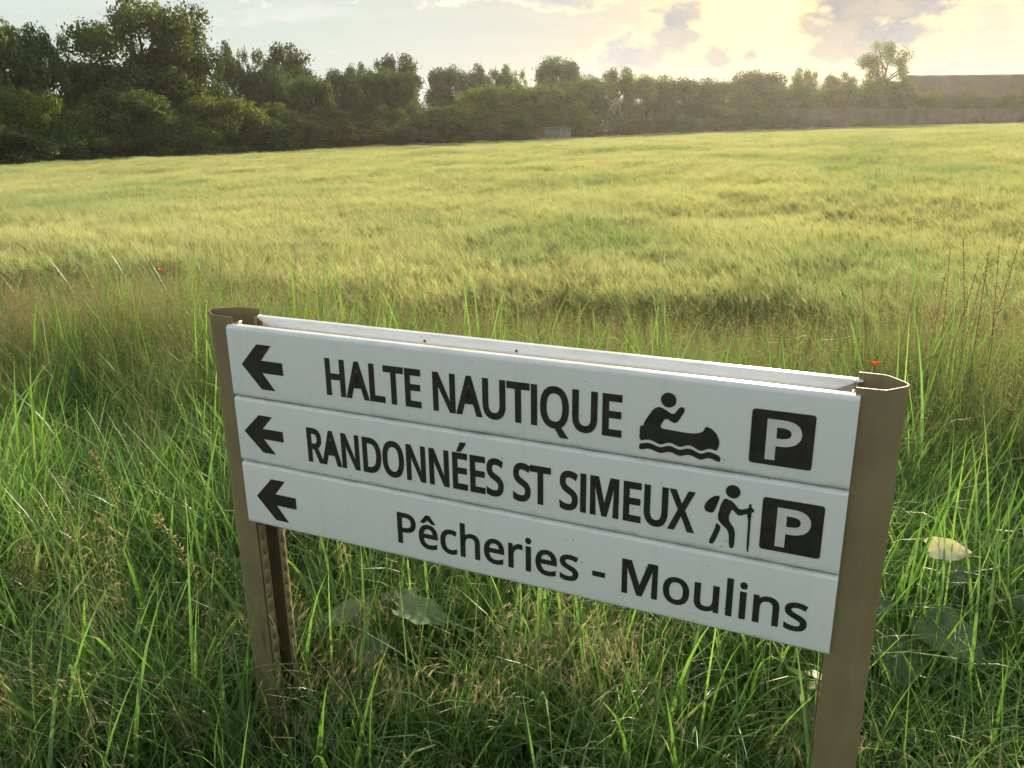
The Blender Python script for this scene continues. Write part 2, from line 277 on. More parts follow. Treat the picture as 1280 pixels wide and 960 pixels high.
# ------------------------------------------------------------------ the sign
GLYPHS = '''516,0 443,0 443,267 150,267 150,0 78,0 78,573 150,573 150,330 443,330 443,573 516,573;1031,0 962,177 735,177 667,0 594,0 818,575 883,575 1106,0;877,415 868,438 858,473 849,500 841,468 832,438 824,415 759,241 941,241;1184,0 1184,573 1257,573 1257,64 1507,64 1507,0;1786,0 1714,0 1714,509 1535,509 1535,573 1964,573 1964,509 1786,509;2370,0 2051,0 2051,573 2370,573 2370,509 2123,509 2123,330 2356,330 2356,268 2123,268 2123,63 2370,63;3159,0 3075,0 2768,476 2765,476 2766,466 2767,455 2767,444 2768,432 2770,378 2771,364 2771,349 2771,335 2771,320 2771,0 2705,0 2705,573 2788,573 3094,99 3097,99 3095,137 3093,193 3092,208 3092,223 3091,236 3091,249 3091,573 3159,573;3674,0 3605,177 3378,177 3310,0 3237,0 3460,575 3525,575 3748,0;3519,415 3511,438 3500,473 3492,500 3483,468 3474,438 3467,415 3402,241 3583,241;4262,202 4261,173 4256,146 4249,120 4238,95 4225,72 4208,52 4188,35 4165,20 4138,8 4109,-1 4076,-6 4039,-8 3989,-4 3945,7 3908,25 3877,50 3853,82 3835,118 3825,158 3821,204 3821,573 3893,573 3893,201 3896,168 3903,139 3914,114 3931,93 3952,76 3977,64 4008,57 4043,55 4068,56 4091,59 4110,65 4128,73 4143,84 4156,96 4167,110 4176,126 4182,143 4187,161 4190,181 4191,202 4191,573 4262,573;4594,0 4522,0 4522,509 4343,509 4343,573 4772,573 4772,509 4594,509;4856,0 4856,573 4928,573 4928,0;5575,287 5574,253 5571,221 5565,190 5556,160 5546,133 5533,108 5518,85 5501,64 5481,46 5459,30 5435,17 5409,6 5546,-136 5442,-136 5332,-7 5322,-8 5311,-8 5279,-7 5249,-3 5220,4 5194,13 5171,25 5149,39 5129,55 5112,73 5096,94 5083,116 5072,141 5063,167 5056,195 5051,224 5048,255 5047,288 5049,331 5054,370 5063,408 5076,442 5092,473 5112,500 5136,524 5164,545 5195,561 5230,572 5269,579 5312,581 5353,579 5391,572 5426,561 5457,545 5484,525 5508,501 5528,473 5545,442 5558,408 5568,370 5573,330;5123,287 5124,252 5128,220 5134,190 5143,163 5154,138 5169,117 5186,98 5205,83 5228,70 5253,62 5281,56 5311,55 5342,56 5371,62 5396,70 5418,83 5437,98 5454,117 5468,138 5479,163 5488,190 5494,220 5498,252 5499,287 5496,338 5488,384 5474,423 5454,457 5429,484 5396,503 5358,514 5312,518 5281,516 5253,511 5228,502 5205,490 5186,475 5169,457 5154,435 5143,411 5134,384 5128,354 5124,322;6137,202 6136,173 6131,146 6124,120 6113,95 6100,72 6083,52 6063,35 6040,20 6014,8 5984,-1 5951,-6 5915,-8 5864,-4 5821,7 5783,25 5752,50 5728,82 5710,118 5700,158 5696,204 5696,573 5769,573 5769,201 5771,168 5778,139 5790,114 5806,93 5827,76 5853,64 5883,57 5919,55 5943,56 5966,59 5986,65 6003,73 6018,84 6031,96 6042,110 6051,126 6058,143 6062,161 6065,181 6066,202 6066,573 6137,573;6608,0 6288,0 6288,573 6608,573 6608,509 6360,509 6360,330 6594,330 6594,268 6360,268 6360,63 6608,63
236,573 270,571 301,568 329,562 353,555 375,544 393,532 409,517 422,500 432,481 439,460 443,436 444,410 443,388 440,368 435,350 427,334 418,319 408,306 397,295 385,285 371,277 358,269 344,262 330,257 487,0 403,0 264,237 150,237 150,0 78,0 78,573;232,510 150,510 150,298 236,298 268,299 296,304 319,313 338,325 352,341 362,359 368,381 370,407 369,424 366,440 361,455 355,467 346,477 336,486 324,494 310,500 293,504 275,507 254,509;936,0 867,177 640,177 572,0 499,0 723,575 787,575 1010,0;781,415 773,438 762,473 754,500 745,468 737,438 729,415 664,241 845,241;1543,0 1459,0 1152,476 1149,476 1150,466 1151,455 1151,444 1152,432 1154,378 1155,364 1155,349 1155,335 1156,320 1156,0 1089,0 1089,573 1172,573 1478,99 1481,99 1479,137 1477,193 1476,208 1476,223 1476,236 1476,249 1476,573 1543,573;2157,292 2155,246 2148,203 2137,165 2121,131 2102,100 2078,74 2051,51 2019,33 1984,18 1946,8 1904,2 1858,0 1698,0 1698,573 1875,573 1917,571 1956,565 1992,555 2025,540 2055,523 2081,501 2104,475 2123,446 2138,413 2149,377 2155,336;2081,289 2079,326 2075,359 2067,388 2056,415 2042,437 2025,457 2005,474 1982,487 1956,498 1928,505 1898,509 1864,511 1771,511 1771,62 1848,62 1903,65 1950,76 1990,94 2023,119 2048,151 2066,190 2077,236;2783,287 2782,255 2779,224 2774,194 2767,166 2757,140 2746,116 2732,94 2717,73 2699,54 2679,38 2658,24 2634,13 2608,4 2581,-3 2551,-7 2520,-8 2487,-7 2457,-3 2429,4 2403,13 2379,25 2357,39 2337,55 2320,73 2305,94 2291,116 2280,141 2271,167 2264,195 2259,224 2256,255 2255,288 2257,331 2262,370 2271,408 2284,442 2300,473 2320,500 2344,524 2372,545 2403,561 2438,572 2477,579 2520,581 2562,579 2599,572 2634,561 2665,545 2692,525 2716,501 2737,473 2753,442 2767,408 2776,370 2782,330;2331,287 2332,252 2336,220 2342,190 2351,163 2363,138 2377,117 2394,98 2413,83 2436,70 2461,62 2489,56 2520,55 2551,56 2579,62 2604,70 2626,83 2645,98 2662,117 2676,138 2687,163 2696,190 2702,220 2706,252 2707,287 2704,338 2696,384 2682,423 2662,457 2637,484 2604,503 2566,514 2520,518 2489,516 2461,511 2436,502 2413,490 2394,475 2377,457 2363,435 2351,411 2342,384 2336,354 2332,322;3364,0 3280,0 2974,476 2970,476 2971,466 2972,455 2973,444 2973,432 2976,378 2976,364 2976,349 2977,335 2977,320 2977,0 2910,0 2910,573 2994,573 3299,99 3302,99 3300,137 3298,193 3297,208 3297,223 3297,236 3297,249 3297,573 3364,573;3974,0 3889,0 3583,476 3580,476 3581,466 3581,455 3582,444 3583,432 3585,378 3586,364 3586,349 3586,335 3586,320 3586,0 3520,0 3520,573 3603,573 3909,99 3912,99 3910,137 3907,193 3907,208 3906,223 3906,236 3906,249 3906,573 3974,573;4449,0 4129,0 4129,573 4449,573 4449,509 4201,509 4201,330 4435,330 4435,268 4201,268 4201,63 4449,63;4415,749 4411,743 4406,737 4400,729 4394,722 4387,714 4379,705 4372,697 4364,688 4355,680 4347,672 4339,663 4331,656 4323,648 4315,641 4307,635 4300,629 4253,629 4253,638 4260,646 4266,655 4273,664 4279,674 4286,685 4293,696 4300,706 4307,717 4314,728 4320,738 4325,748 4330,757 4415,757;4895,0 4575,0 4575,573 4895,573 4895,509 4647,509 4647,330 4881,330 4881,268 4647,268 4647,63 4895,63;5346,153 5344,128 5339,106 5332,85 5321,66 5307,49 5291,35 5272,22 5250,11 5226,3 5200,-3 5171,-7 5141,-8 5125,-8 5110,-7 5095,-6 5080,-5 5065,-3 5052,-1 5039,2 5026,4 5015,8 5004,11 4994,15 4984,19 4984,88 4999,82 5016,76 5035,70 5056,65 5077,60 5099,57 5122,55 5144,55 5165,55 5183,57 5200,61 5216,66 5229,72 5241,79 5251,88 5259,98 5265,109 5270,120 5273,133 5273,147 5273,160 5270,173 5267,184 5261,194 5254,204 5245,213 5234,221 5220,230 5204,238 5185,247 5163,255 5139,265 5121,272 5104,279 5089,286 5074,294 5061,302 5049,311 5038,320 5028,330 5019,340 5012,351 5006,363 5000,375 4996,389 4993,403 4992,418 4991,435 4993,457 4997,477 5004,496 5014,513 5027,528 5042,542 5059,553 5079,563 5100,571 5123,576 5148,579 5174,581 5197,580 5219,578 5240,576 5261,572 5280,567 5298,562 5316,555 5332,549 5310,487 5294,493 5279,499 5262,504 5245,508 5227,512 5209,515 5191,517 5172,517 5155,517 5139,515 5125,511 5112,507 5101,501 5091,494 5083,486 5076,478 5071,468 5067,457 5065,446 5064,434 5065,420 5067,407 5071,396 5076,386 5083,376 5092,367 5103,359 5115,351 5130,343 5148,335 5167,327 5189,318 5214,309 5236,299 5256,289 5275,279 5291,268 5305,255 5318,242 5328,228 5335,212 5341,194 5345,175;5994,153 5993,128 5988,106 5980,85 5970,66 5956,49 5939,35 5920,22 5899,11 5874,3 5848,-3 5820,-7 5790,-8 5774,-8 5759,-7 5743,-6 5729,-5 5714,-3 5701,-1 5688,2 5675,4 5664,8 5653,11 5642,15 5633,19 5633,88 5648,82 5665,76 5684,70 5704,65 5726,60 5748,57 5770,55 5793,55 5814,55 5832,57 5849,61 5864,66 5878,72 5890,79 5900,88 5908,98 5914,109 5919,120 5921,133 5922,147 5921,160 5919,173 5915,184 5910,194 5903,204 5894,213 5882,221 5869,230 5853,238 5834,247 5812,255 5787,265 5770,272 5753,279 5737,286 5723,294 5710,302 5698,311 5687,320 5677,330 5668,340 5661,351 5654,363 5649,375 5645,389 5642,403 5641,418 5640,435 5641,457 5646,477 5653,496 5663,513 5676,528 5691,542 5708,553 5728,563 5749,571 5772,576 5797,579 5823,581 5846,580 5868,578 5889,576 5909,572 5929,567 5947,562 5964,555 5981,549 5958,487 5943,493 5927,499 5911,504 5894,508 5876,512 5858,515 5840,517 5821,517 5804,517 5788,515 5774,511 5761,507 5750,501 5740,494 5732,486 5725,478 5720,468 5716,457 5714,446 5713,434 5714,420 5716,407 5720,396 5725,386 5732,376 5741,367 5752,359 5764,351 5779,343 5796,335 5816,327 5838,318 5862,309 5885,299 5905,289 5923,279 5940,268 5954,255 5966,242 5976,228 5984,212 5990,194 5993,175;6291,0 6219,0 6219,509 6040,509 6040,573 6469,573 6469,509 6291,509;7089,153 7087,128 7083,106 7075,85 7064,66 7050,49 7034,35 7015,22 6993,11 6969,3 6943,-3 6915,-7 6885,-8 6869,-8 6853,-7 6838,-6 6823,-5 6809,-3 6795,-1 6782,2 6770,4 6758,8 6747,11 6737,15 6727,19 6727,88 6743,82 6760,76 6779,70 6799,65 6821,60 6843,57 6865,55 6888,55 6908,55 6927,57 6944,61 6959,66 6973,72 6984,79 6994,88 7002,98 7009,109 7013,120 7016,133 7017,147 7016,160 7014,173 7010,184 7005,194 6998,204 6988,213 6977,221 6964,230 6947,238 6928,247 6907,255 6882,265 6864,272 6848,279 6832,286 6818,294 6804,302 6792,311 6781,320 6771,330 6763,340 6755,351 6749,363 6744,375 6740,389 6737,403 6735,418 6735,435 6736,457 6740,477 6748,496 6758,513 6771,528 6786,542 6803,553 6822,563 6844,571 6867,576 6891,579 6917,581 6941,580 6963,578 6984,576 7004,572 7023,567 7041,562 7059,555 7075,549 7053,487 7038,493 7022,499 7005,504 6988,508 6971,512 6953,515 6934,517 6916,517 6899,517 6883,515 6868,511 6856,507 6844,501 6835,494 6826,486 6820,478 6814,468 6811,457 6808,446 6808,434 6808,420 6811,407 6814,396 6820,386 6827,376 6835,367 6846,359 6859,351 6874,343 6891,335 6911,327 6933,318 6957,309 6979,299 7000,289 7018,279 7034,268 7049,255 7061,242 7071,228 7079,212 7085,194 7088,175;7201,0 7201,573 7273,573 7273,0;7421,0 7421,573 7558,573 7707,149 7856,573 7993,573 7993,0 7922,0 7922,481 7741,0 7673,0 7492,481 7492,0;8469,0 8149,0 8149,573 8469,573 8469,509 8221,509 8221,330 8454,330 8454,268 8221,268 8221,63 8469,63;9030,202 9029,173 9024,146 9016,120 9006,95 8992,72 8976,52 8956,35 8933,20 8906,8 8877,-1 8843,-6 8807,-8 8757,-4 8713,7 8676,25 8645,50 8620,82 8603,118 8592,158 8589,204 8589,573 8661,573 8661,201 8663,168 8670,139 8682,114 8698,93 8719,76 8745,64 8776,57 8811,55 8836,56 8858,59 8878,65 8896,73 8911,84 8924,96 8935,110 8943,126 8950,143 8955,161 8958,181 8959,202 8959,573 9030,573;9570,0 9488,0 9336,249 9182,0 9106,0 9296,298 9118,573 9198,573 9339,348 9480,573 9556,573 9379,300
229,573 282,570 326,562 363,548 393,528 415,504 431,475 441,442 444,404 444,387 441,370 438,353 433,336 426,321 417,306 407,292 395,278 380,266 364,255 345,246 324,238 301,231 275,227 247,224 216,223 150,223 150,0 78,0 78,573;223,511 150,511 150,285 208,285 234,285 258,288 279,291 298,296 315,303 330,311 342,322 352,334 360,347 365,363 369,381 370,401 367,427 361,449 350,468 334,484 314,495 289,504 258,509;719,438 746,436 771,432 794,424 814,414 833,401 849,385 864,367 875,346 885,323 891,299 895,272 897,244 897,201 602,201 605,167 612,137 624,111 640,90 659,74 682,62 709,55 739,52 759,53 778,54 796,56 812,60 828,64 844,69 861,75 877,82 877,20 861,13 845,8 828,3 812,-1 796,-4 777,-6 757,-8 736,-8 707,-6 679,-2 653,6 628,17 606,31 587,48 570,68 555,91 544,117 536,146 531,177 529,212 531,246 535,277 543,306 553,333 566,357 581,378 599,395 619,411 642,423 666,431 692,436;719,380 695,378 673,372 655,362 639,348 626,330 615,309 608,285 604,257 823,257 822,275 820,292 816,307 812,322 805,334 797,346 788,356 777,364 765,371 751,376 736,379;749,614 754,605 761,596 768,585 777,575 786,564 795,553 805,542 814,531 824,521 833,512 841,503 849,495 849,486 800,486 789,493 778,500 767,509 756,518 745,527 734,537 723,547 712,558 701,548 690,537 680,527 669,518 658,509 647,501 637,493 626,486 578,486 578,495 586,503 594,512 603,522 612,532 622,542 631,553 640,564 649,575 657,585 665,596 671,605 677,614;1178,-8 1150,-7 1124,-2 1100,5 1077,15 1056,28 1037,45 1021,65 1007,87 996,114 988,143 983,176 982,213 983,250 988,284 996,315 1008,342 1022,365 1039,385 1058,401 1080,415 1103,425 1128,432 1155,436 1183,438 1199,437 1215,436 1231,434 1246,431 1261,427 1274,424 1286,419 1296,415 1274,356 1264,360 1253,363 1242,366 1229,370 1217,372 1204,374 1193,376 1181,376 1161,375 1142,371 1125,366 1110,358 1097,347 1085,335 1076,320 1068,303 1062,284 1058,263 1055,239 1055,213 1055,189 1058,166 1062,145 1068,126 1076,109 1085,94 1096,82 1109,71 1124,63 1140,58 1158,54 1177,53 1194,53 1210,55 1225,57 1239,60 1253,64 1265,68 1277,73 1289,78 1289,15 1278,10 1266,5 1254,1 1241,-2 1227,-5 1212,-7 1196,-8;1461,431 1461,423 1461,415 1460,407 1460,399 1457,370 1462,370 1469,381 1477,391 1486,400 1496,407 1507,414 1518,420 1530,425 1543,429 1556,433 1569,435 1582,437 1596,437 1621,436 1644,433 1664,428 1683,421 1699,411 1713,400 1725,386 1735,370 1743,351 1749,330 1752,306 1753,280 1753,0 1683,0 1683,275 1682,299 1677,321 1670,338 1660,353 1647,364 1630,372 1610,377 1587,379 1564,377 1544,374 1527,368 1512,360 1499,350 1488,338 1480,324 1473,308 1468,289 1464,269 1462,246 1461,222 1461,0 1391,0 1391,609 1461,609;2052,438 2079,436 2104,432 2126,424 2147,414 2166,401 2182,385 2196,367 2208,346 2217,323 2224,299 2228,272 2229,244 2229,201 1935,201 1938,167 1945,137 1957,111 1972,90 1992,74 2015,62 2042,55 2072,52 2092,53 2111,54 2128,56 2145,60 2161,64 2177,69 2193,75 2210,82 2210,20 2194,13 2177,8 2161,3 2145,-1 2128,-4 2110,-6 2090,-8 2069,-8 2039,-6 2012,-2 1985,6 1961,17 1939,31 1919,48 1902,68 1888,91 1877,117 1869,146 1864,177 1862,212 1864,246 1868,277 1875,306 1886,333 1899,357 1914,378 1932,395 1952,411 1975,423 1999,431 2025,436;2051,380 2027,378 2006,372 1987,362 1972,348 1958,330 1948,309 1941,285 1937,257 2156,257 2155,275 2153,292 2149,307 2144,322 2138,334 2130,346 2121,356 2110,364 2098,371 2084,376 2069,379;2539,438 2565,437 2572,436 2578,435 2584,434 2589,433 2581,368 2558,372 2552,373 2546,373 2540,374 2534,374 2522,373 2510,371 2498,368 2487,363 2476,358 2466,351 2456,343 2447,334 2438,324 2431,313 2424,301 2419,289 2415,275 2411,261 2410,245 2409,229 2409,0 2338,0 2338,430 2396,430 2404,351 2407,351 2415,363 2422,374 2431,385 2440,395 2450,404 2461,413 2472,420 2484,426 2497,431 2510,435 2524,437;2740,430 2740,0 2670,0 2670,430;2706,591 2713,590 2721,588 2728,585 2734,580 2740,574 2743,566 2746,557 2747,546 2746,536 2743,526 2740,519 2734,512 2728,508 2721,504 2713,502 2706,501 2697,502 2689,504 2682,508 2676,512 2671,519 2667,526 2665,536 2664,546 2665,557 2667,566 2671,574 2676,580 2682,585 2689,588 2697,590;3043,438 3069,436 3094,432 3117,424 3138,414 3156,401 3173,385 3187,367 3198,346 3208,323 3214,299 3218,272 3220,244 3220,201 2925,201 2928,167 2936,137 2947,111 2963,90 2982,74 3006,62 3032,55 3063,52 3082,53 3101,54 3119,56 3135,60 3151,64 3167,69 3184,75 3200,82 3200,20 3184,13 3168,8 3152,3 3136,-1 3119,-4 3100,-6 3081,-8 3059,-8 3030,-6 3002,-2 2976,6 2951,17 2929,31 2910,48 2893,68 2879,91 2867,117 2859,146 2854,177 2852,212 2854,246 2858,277 2866,306 2876,333 2889,357 2905,378 2922,395 2943,411 2965,423 2989,431 3015,436;3042,380 3018,378 2996,372 2978,362 2962,348 2949,330 2939,309 2931,285 2927,257 3146,257 3145,275 3143,292 3140,307 3135,322 3128,334 3121,346 3111,356 3101,364 3088,371 3074,376 3059,379;3609,119 3607,99 3603,80 3597,64 3588,49 3576,36 3563,24 3547,14 3528,6 3508,0 3486,-4 3463,-7 3437,-8 3415,-8 3395,-6 3377,-4 3360,-1 3344,3 3329,8 3315,13 3302,19 3302,83 3316,77 3331,71 3347,65 3364,60 3383,55 3401,52 3420,50 3439,49 3464,50 3485,53 3503,59 3516,66 3527,76 3534,86 3539,99 3540,112 3540,120 3538,128 3536,135 3532,141 3526,148 3519,154 3511,160 3500,167 3487,173 3472,180 3455,188 3435,196 3415,204 3396,212 3379,220 3363,228 3349,236 3337,245 3326,255 3318,266 3311,278 3306,292 3303,307 3302,324 3304,350 3313,372 3327,392 3346,408 3370,421 3397,430 3428,436 3463,438 3482,437 3501,436 3519,434 3536,430 3553,426 3569,421 3585,415 3600,409 3576,353 3562,358 3548,363 3534,368 3519,372 3504,376 3489,378 3473,380 3458,380 3438,379 3420,377 3404,372 3392,366 3382,358 3375,350 3370,339 3369,328 3370,319 3371,312 3375,304 3379,298 3385,292 3393,286 3403,280 3414,274 3427,268 3443,261 3460,254 3480,246 3499,239 3517,231 3534,223 3549,215 3563,206 3575,197 3585,187 3593,176 3600,164 3605,150 3608,135;3885,184 3885,246 4079,246 4079,184;4398,0 4398,573 4535,573 4684,149 4833,573 4970,573 4970,0 4901,0 4901,481 4718,0 4650,0 4467,481 4467,0;5489,216 5488,190 5486,165 5481,142 5475,121 5467,101 5458,82 5447,66 5435,51 5421,37 5406,25 5390,15 5372,7 5353,0 5332,-4 5311,-7 5289,-8 5268,-7 5248,-4 5229,0 5210,7 5193,15 5176,25 5161,37 5148,51 5135,66 5124,82 5114,101 5106,121 5100,142 5095,165 5092,190 5091,216 5093,250 5097,282 5105,310 5115,336 5129,360 5145,380 5163,397 5184,412 5208,423 5234,431 5261,436 5291,438 5319,436 5346,431 5371,423 5394,412 5415,397 5434,380 5450,360 5464,336 5475,310 5483,282 5488,250;5164,216 5165,191 5168,169 5172,147 5178,128 5185,110 5195,95 5206,82 5219,71 5234,62 5251,56 5270,52 5290,51 5311,52 5330,56 5347,62 5362,71 5375,82 5386,95 5395,110 5403,128 5409,147 5413,169 5415,191 5416,216 5415,240 5413,263 5409,284 5403,303 5395,320 5385,335 5374,348 5361,359 5346,367 5329,374 5311,377 5289,379 5259,376 5233,368 5211,354 5194,335 5181,311 5172,284 5166,252;5960,430 5960,0 5902,0 5892,57 5889,57 5881,46 5873,36 5864,28 5853,20 5842,13 5831,8 5819,3 5806,-1 5793,-4 5780,-6 5766,-8 5752,-8 5728,-7 5705,-4 5684,1 5666,8 5650,18 5635,29 5623,43 5613,59 5606,78 5600,99 5597,122 5596,148 5596,430 5667,430 5667,153 5669,129 5673,108 5680,91 5690,76 5704,65 5720,57 5740,52 5763,51 5785,52 5806,55 5823,61 5838,69 5851,79 5862,91 5871,105 5878,121 5883,140 5886,160 5889,182 5889,206 5889,430;6167,0 6096,0 6096,609 6167,609;6374,430 6374,0 6303,0 6303,430;6339,591 6347,590 6354,588 6361,585 6368,580 6373,574 6377,566 6379,557 6380,546 6379,536 6377,526 6373,519 6368,512 6361,508 6354,504 6347,502 6339,501 6331,502 6323,504 6316,508 6310,512 6304,519 6301,526 6298,536 6298,546 6298,557 6301,566 6304,574 6310,580 6316,585 6323,588 6331,590;6717,438 6753,436 6784,429 6811,417 6833,401 6850,379 6863,352 6870,319 6872,280 6872,0 6803,0 6803,275 6801,299 6797,321 6790,338 6779,353 6766,364 6750,372 6730,377 6706,379 6674,376 6646,368 6624,356 6608,338 6596,316 6587,289 6582,258 6581,223 6581,0 6510,0 6510,430 6567,430 6577,371 6581,371 6589,382 6598,392 6607,401 6617,409 6628,416 6639,422 6651,427 6664,431 6677,434 6690,436 6703,437;7285,119 7284,99 7280,80 7274,64 7265,49 7253,36 7239,24 7223,14 7205,6 7185,0 7163,-4 7139,-7 7114,-8 7092,-8 7072,-6 7054,-4 7036,-1 7021,3 7006,8 6992,13 6979,19 6979,83 6993,77 7008,71 7024,65 7041,60 7060,55 7078,52 7097,50 7115,49 7140,50 7162,53 7179,59 7193,66 7204,76 7211,86 7216,99 7217,112 7217,120 7215,128 7212,135 7208,141 7203,148 7196,154 7187,160 7177,167 7164,173 7149,180 7131,188 7111,196 7091,204 7073,212 7056,220 7040,228 7026,236 7014,245 7003,255 6994,266 6987,278 6982,292 6979,307 6978,324 6981,350 6989,372 7003,392 7023,408 7047,421 7074,430 7105,436 7140,438 7159,437 7178,436 7196,434 7213,430 7230,426 7246,421 7262,415 7277,409 7253,353 7239,358 7225,363 7210,368 7196,372 7181,376 7166,378 7150,380 7135,380 7114,379 7097,377 7081,372 7069,366 7059,358 7051,350 7047,339 7046,328 7046,319 7048,312 7052,304 7056,298 7062,292 7070,286 7080,280 7091,274 7104,268 7120,261 7137,254 7156,246 7176,239 7194,231 7211,223 7226,215 7240,206 7252,197 7262,187 7270,176 7277,164 7282,150 7285,135
229,573 282,570 326,562 363,548 393,528 415,504 431,475 441,442 444,404 444,387 441,370 438,353 433,336 426,321 417,306 407,292 395,278 380,266 364,255 345,246 324,238 301,231 275,227 247,224 216,223 150,223 150,0 78,0 78,573;223,511 150,511 150,285 208,285 234,285 258,288 279,291 298,296 315,303 330,311 342,322 352,334 360,347 365,363 369,381 370,401 367,427 361,449 350,468 334,484 314,495 289,504 258,509'''.split('\n')
SIGN_YAW = -0.43004; SIGN_O = Vector((-0.6299, 1.7880, 1.2201)); SW = 1.3
white_paint, nn, oo = mat('white_enamel')
def _white():
    n = nn; p = n.node('ShaderNodeBsdfPrincipled'); n.l.new(p.outputs[0], oo.inputs[0])
    tc = n.node('ShaderNodeTexCoord').outputs['Object']
    dirt = n.ss(n.noise(tc, 9, 8, .65), .5, .85)
    drip = n.ss(n.noise(n.vmath('MULTIPLY', tc, (38, 38, 2.2)), 1.0, 5, .6), .52, .8)
    c = n.mix(n.math('MULTIPLY', dirt, .45), (.83, .84, .85), (.64, .64, .61))
    c = n.mix(n.math('MULTIPLY', drip, .22), c, (.55, .54, .48))
    gen = n.node('ShaderNodeTexCoord').outputs['Generated']; gz = n.node('ShaderNodeSeparateXYZ'); n.l.new(gen, gz.inputs[0])
    rim = n.math('MAXIMUM', n.ss(gz.outputs[2], .0, .10, 1, 0), n.math('MULTIPLY', n.ss(gz.outputs[2], .93, 1.0), .5))     # grime that gathers along the joints
    rim = n.math('MULTIPLY', rim, n.ss(n.noise(n.vmath('MULTIPLY', tc, (14, 14, 60)), 1.0, 6, .7), .42, .72))
    c = n.mix(n.math('MULTIPLY', rim, .75), c, (.30, .29, .20))
    scr = n.ss(n.noise(n.vmath('MULTIPLY', tc, (6, 6, 240)), 1.0, 3, .5, 1.2), .70, .76)
    c = n.mix(n.math('MULTIPLY', scr, n.math('MULTIPLY', n.ss(n.noise(tc, 5, 2), .52, .62), .30)), c, (.45, .45, .43))
    for vs, th, hi, amt in ((62, .58, .13, .75), (140, .55, .12, .6), (31, .66, .07, .8)):
        sk = n.node('ShaderNodeTexVoronoi'); sk.inputs['Scale'].default_value = vs; n.l.new(tc, sk.inputs['Vector'])
        pick = n.math('GREATER_THAN', n.noise(tc, vs*.4, 2), th)
        spk = n.math('MULTIPLY', n.ss(sk.outputs['Distance'], hi*.4, hi, 1, 0), pick)
        c = n.mix(n.math('MULTIPLY', spk, amt), c, (.15, .12, .085))
    n.l.new(c, p.inputs['Base Color'])
    n.l.new(n.math('MULTIPLY_ADD', dirt, .25, .22), p.inputs['Roughness'])
    p.inputs['Coat Weight'].default_value = .25; p.inputs['Coat Roughness'].default_value = .1
    b = n.node('ShaderNodeBump'); b.inputs['Strength'].default_value = .04; b.inputs['Distance'].default_value = .004
    n.l.new(n.noise(tc, 130, 4), b.inputs['Height']); n.l.new(b.outputs[0], p.inputs['Normal'])
_white()
black_print = pbr('black_film', (.016, .015, .015), .42, 40, (.03, .026, .024), bump=.05, bump_scale=200)
white_print = pbr('white_film', (.74, .74, .73), .4, 20, (.68, .67, .64))
brown_paint, nb, ob = mat('brown_paint')
def _brown():
    n = nb; p = n.node('ShaderNodeBsdfPrincipled'); n.l.new(p.outputs[0], ob.inputs[0])
    tc = n.node('ShaderNodeTexCoord').outputs['Object']
    c = n.mix(n.ss(n.noise(tc, 6, 6, .65), .35, .7), (.262, .203, .112), (.205, .160, .090))
    chalk = n.ss(n.noise(n.vmath('MULTIPLY', tc, (30, 30, 3.0)), 1.0, 6, .7), .50, .78)
    c = n.mix(n.math('MULTIPLY', chalk, .35), c, (.31, .265, .18))
    z = n.node('ShaderNodeSeparateXYZ'); n.l.new(tc, z.inputs[0])
    mud = n.math('MULTIPLY', n.ss(z.outputs[2], .10, .38, 1, 0), n.ss(n.noise(tc, 28, 6, .7), .40, .60))       # splashed soil near the foot
    c = n.mix(n.math('MULTIPLY', mud, .8), c, (.16, .125, .08))
    for vs, th, hi in ((46, .60, .12), (120, .57, .14)):
        sk = n.node('ShaderNodeTexVoronoi'); sk.inputs['Scale'].default_value = vs; n.l.new(tc, sk.inputs['Vector'])
        spk = n.math('MULTIPLY', n.ss(sk.outputs['Distance'], hi*.4, hi, 1, 0), n.math('GREATER_THAN', n.noise(tc, vs*.35, 2), th))
        c = n.mix(n.math('MULTIPLY', spk, .6), c, (.09, .055, .03))
    n.l.new(c, p.inputs['Base Color']); n.l.new(n.math('MULTIPLY_ADD', chalk, .25, .42), p.inputs['Roughness'])
    b = n.node('ShaderNodeBump'); b.inputs['Strength'].default_value = .15; b.inputs['Distance'].default_value = .004
    n.l.new(n.noise(tc, 220, 4), b.inputs['Height']); n.l.new(b.outputs[0], p.inputs['Normal'])
_brown()
scuff = pbr('bare_metal_scuff', (.42, .38, .31), .5)
rust = pbr('rust', (.16, .055, .022), .8, 60, (.07, .03, .015))

sign = empty('direction_sign', (SIGN_O.x, SIGN_O.y, float(ground_h(SIGN_O.x, SIGN_O.y))), SIGN_YAW)
tag(sign, 'white three-row direction sign with left arrows between two brown metal posts', 'sign')
SZ = SIGN_O.z - sign.location.z                       # height of the sign's top edge above its base
def sv(u, d, v): return (u, d, SZ - v)                # sign coordinates: right, back, down from the top edge

def panel_mesh(u0, u1, v0, v1, d0, sgn):
    """folded tray: flat face, rounded top and bottom rolls, returns and mitred hems. sgn=+1 faces the viewer"""
    r, dep, hem = .0085, .027, .020
    prof = []                                         # (depth, v), from the top hem over the face to the bottom hem
    top = [(dep, v0+hem), (dep, v0+.004), (dep-.002, v0+.001), (dep-.005, v0)]
    top += [(r - r*math.sin(a), v0 + r - r*math.cos(a)) for a in np.linspace(0, math.pi/2, 7)]
    bot = [(d, v1-(v-v0)) for d, v in reversed(top)]
    prof = top + bot
    V, F = [], []
    for k, (d, v) in enumerate(prof):
        mit = .044 if k in (0, len(prof)-1) else (.012 if k in (1, len(prof)-2) else 0.0)
        for u in (u0+mit, u1-mit): V.append(sv(u, d0 + sgn*d, v))
    for k in range(len(prof)-1): F.append((2*k, 2*k+1, 2*k+3, 2*k+2))
    me = np_mesh('panel', np.array(V), np.array(F), smooth=True)
    return me
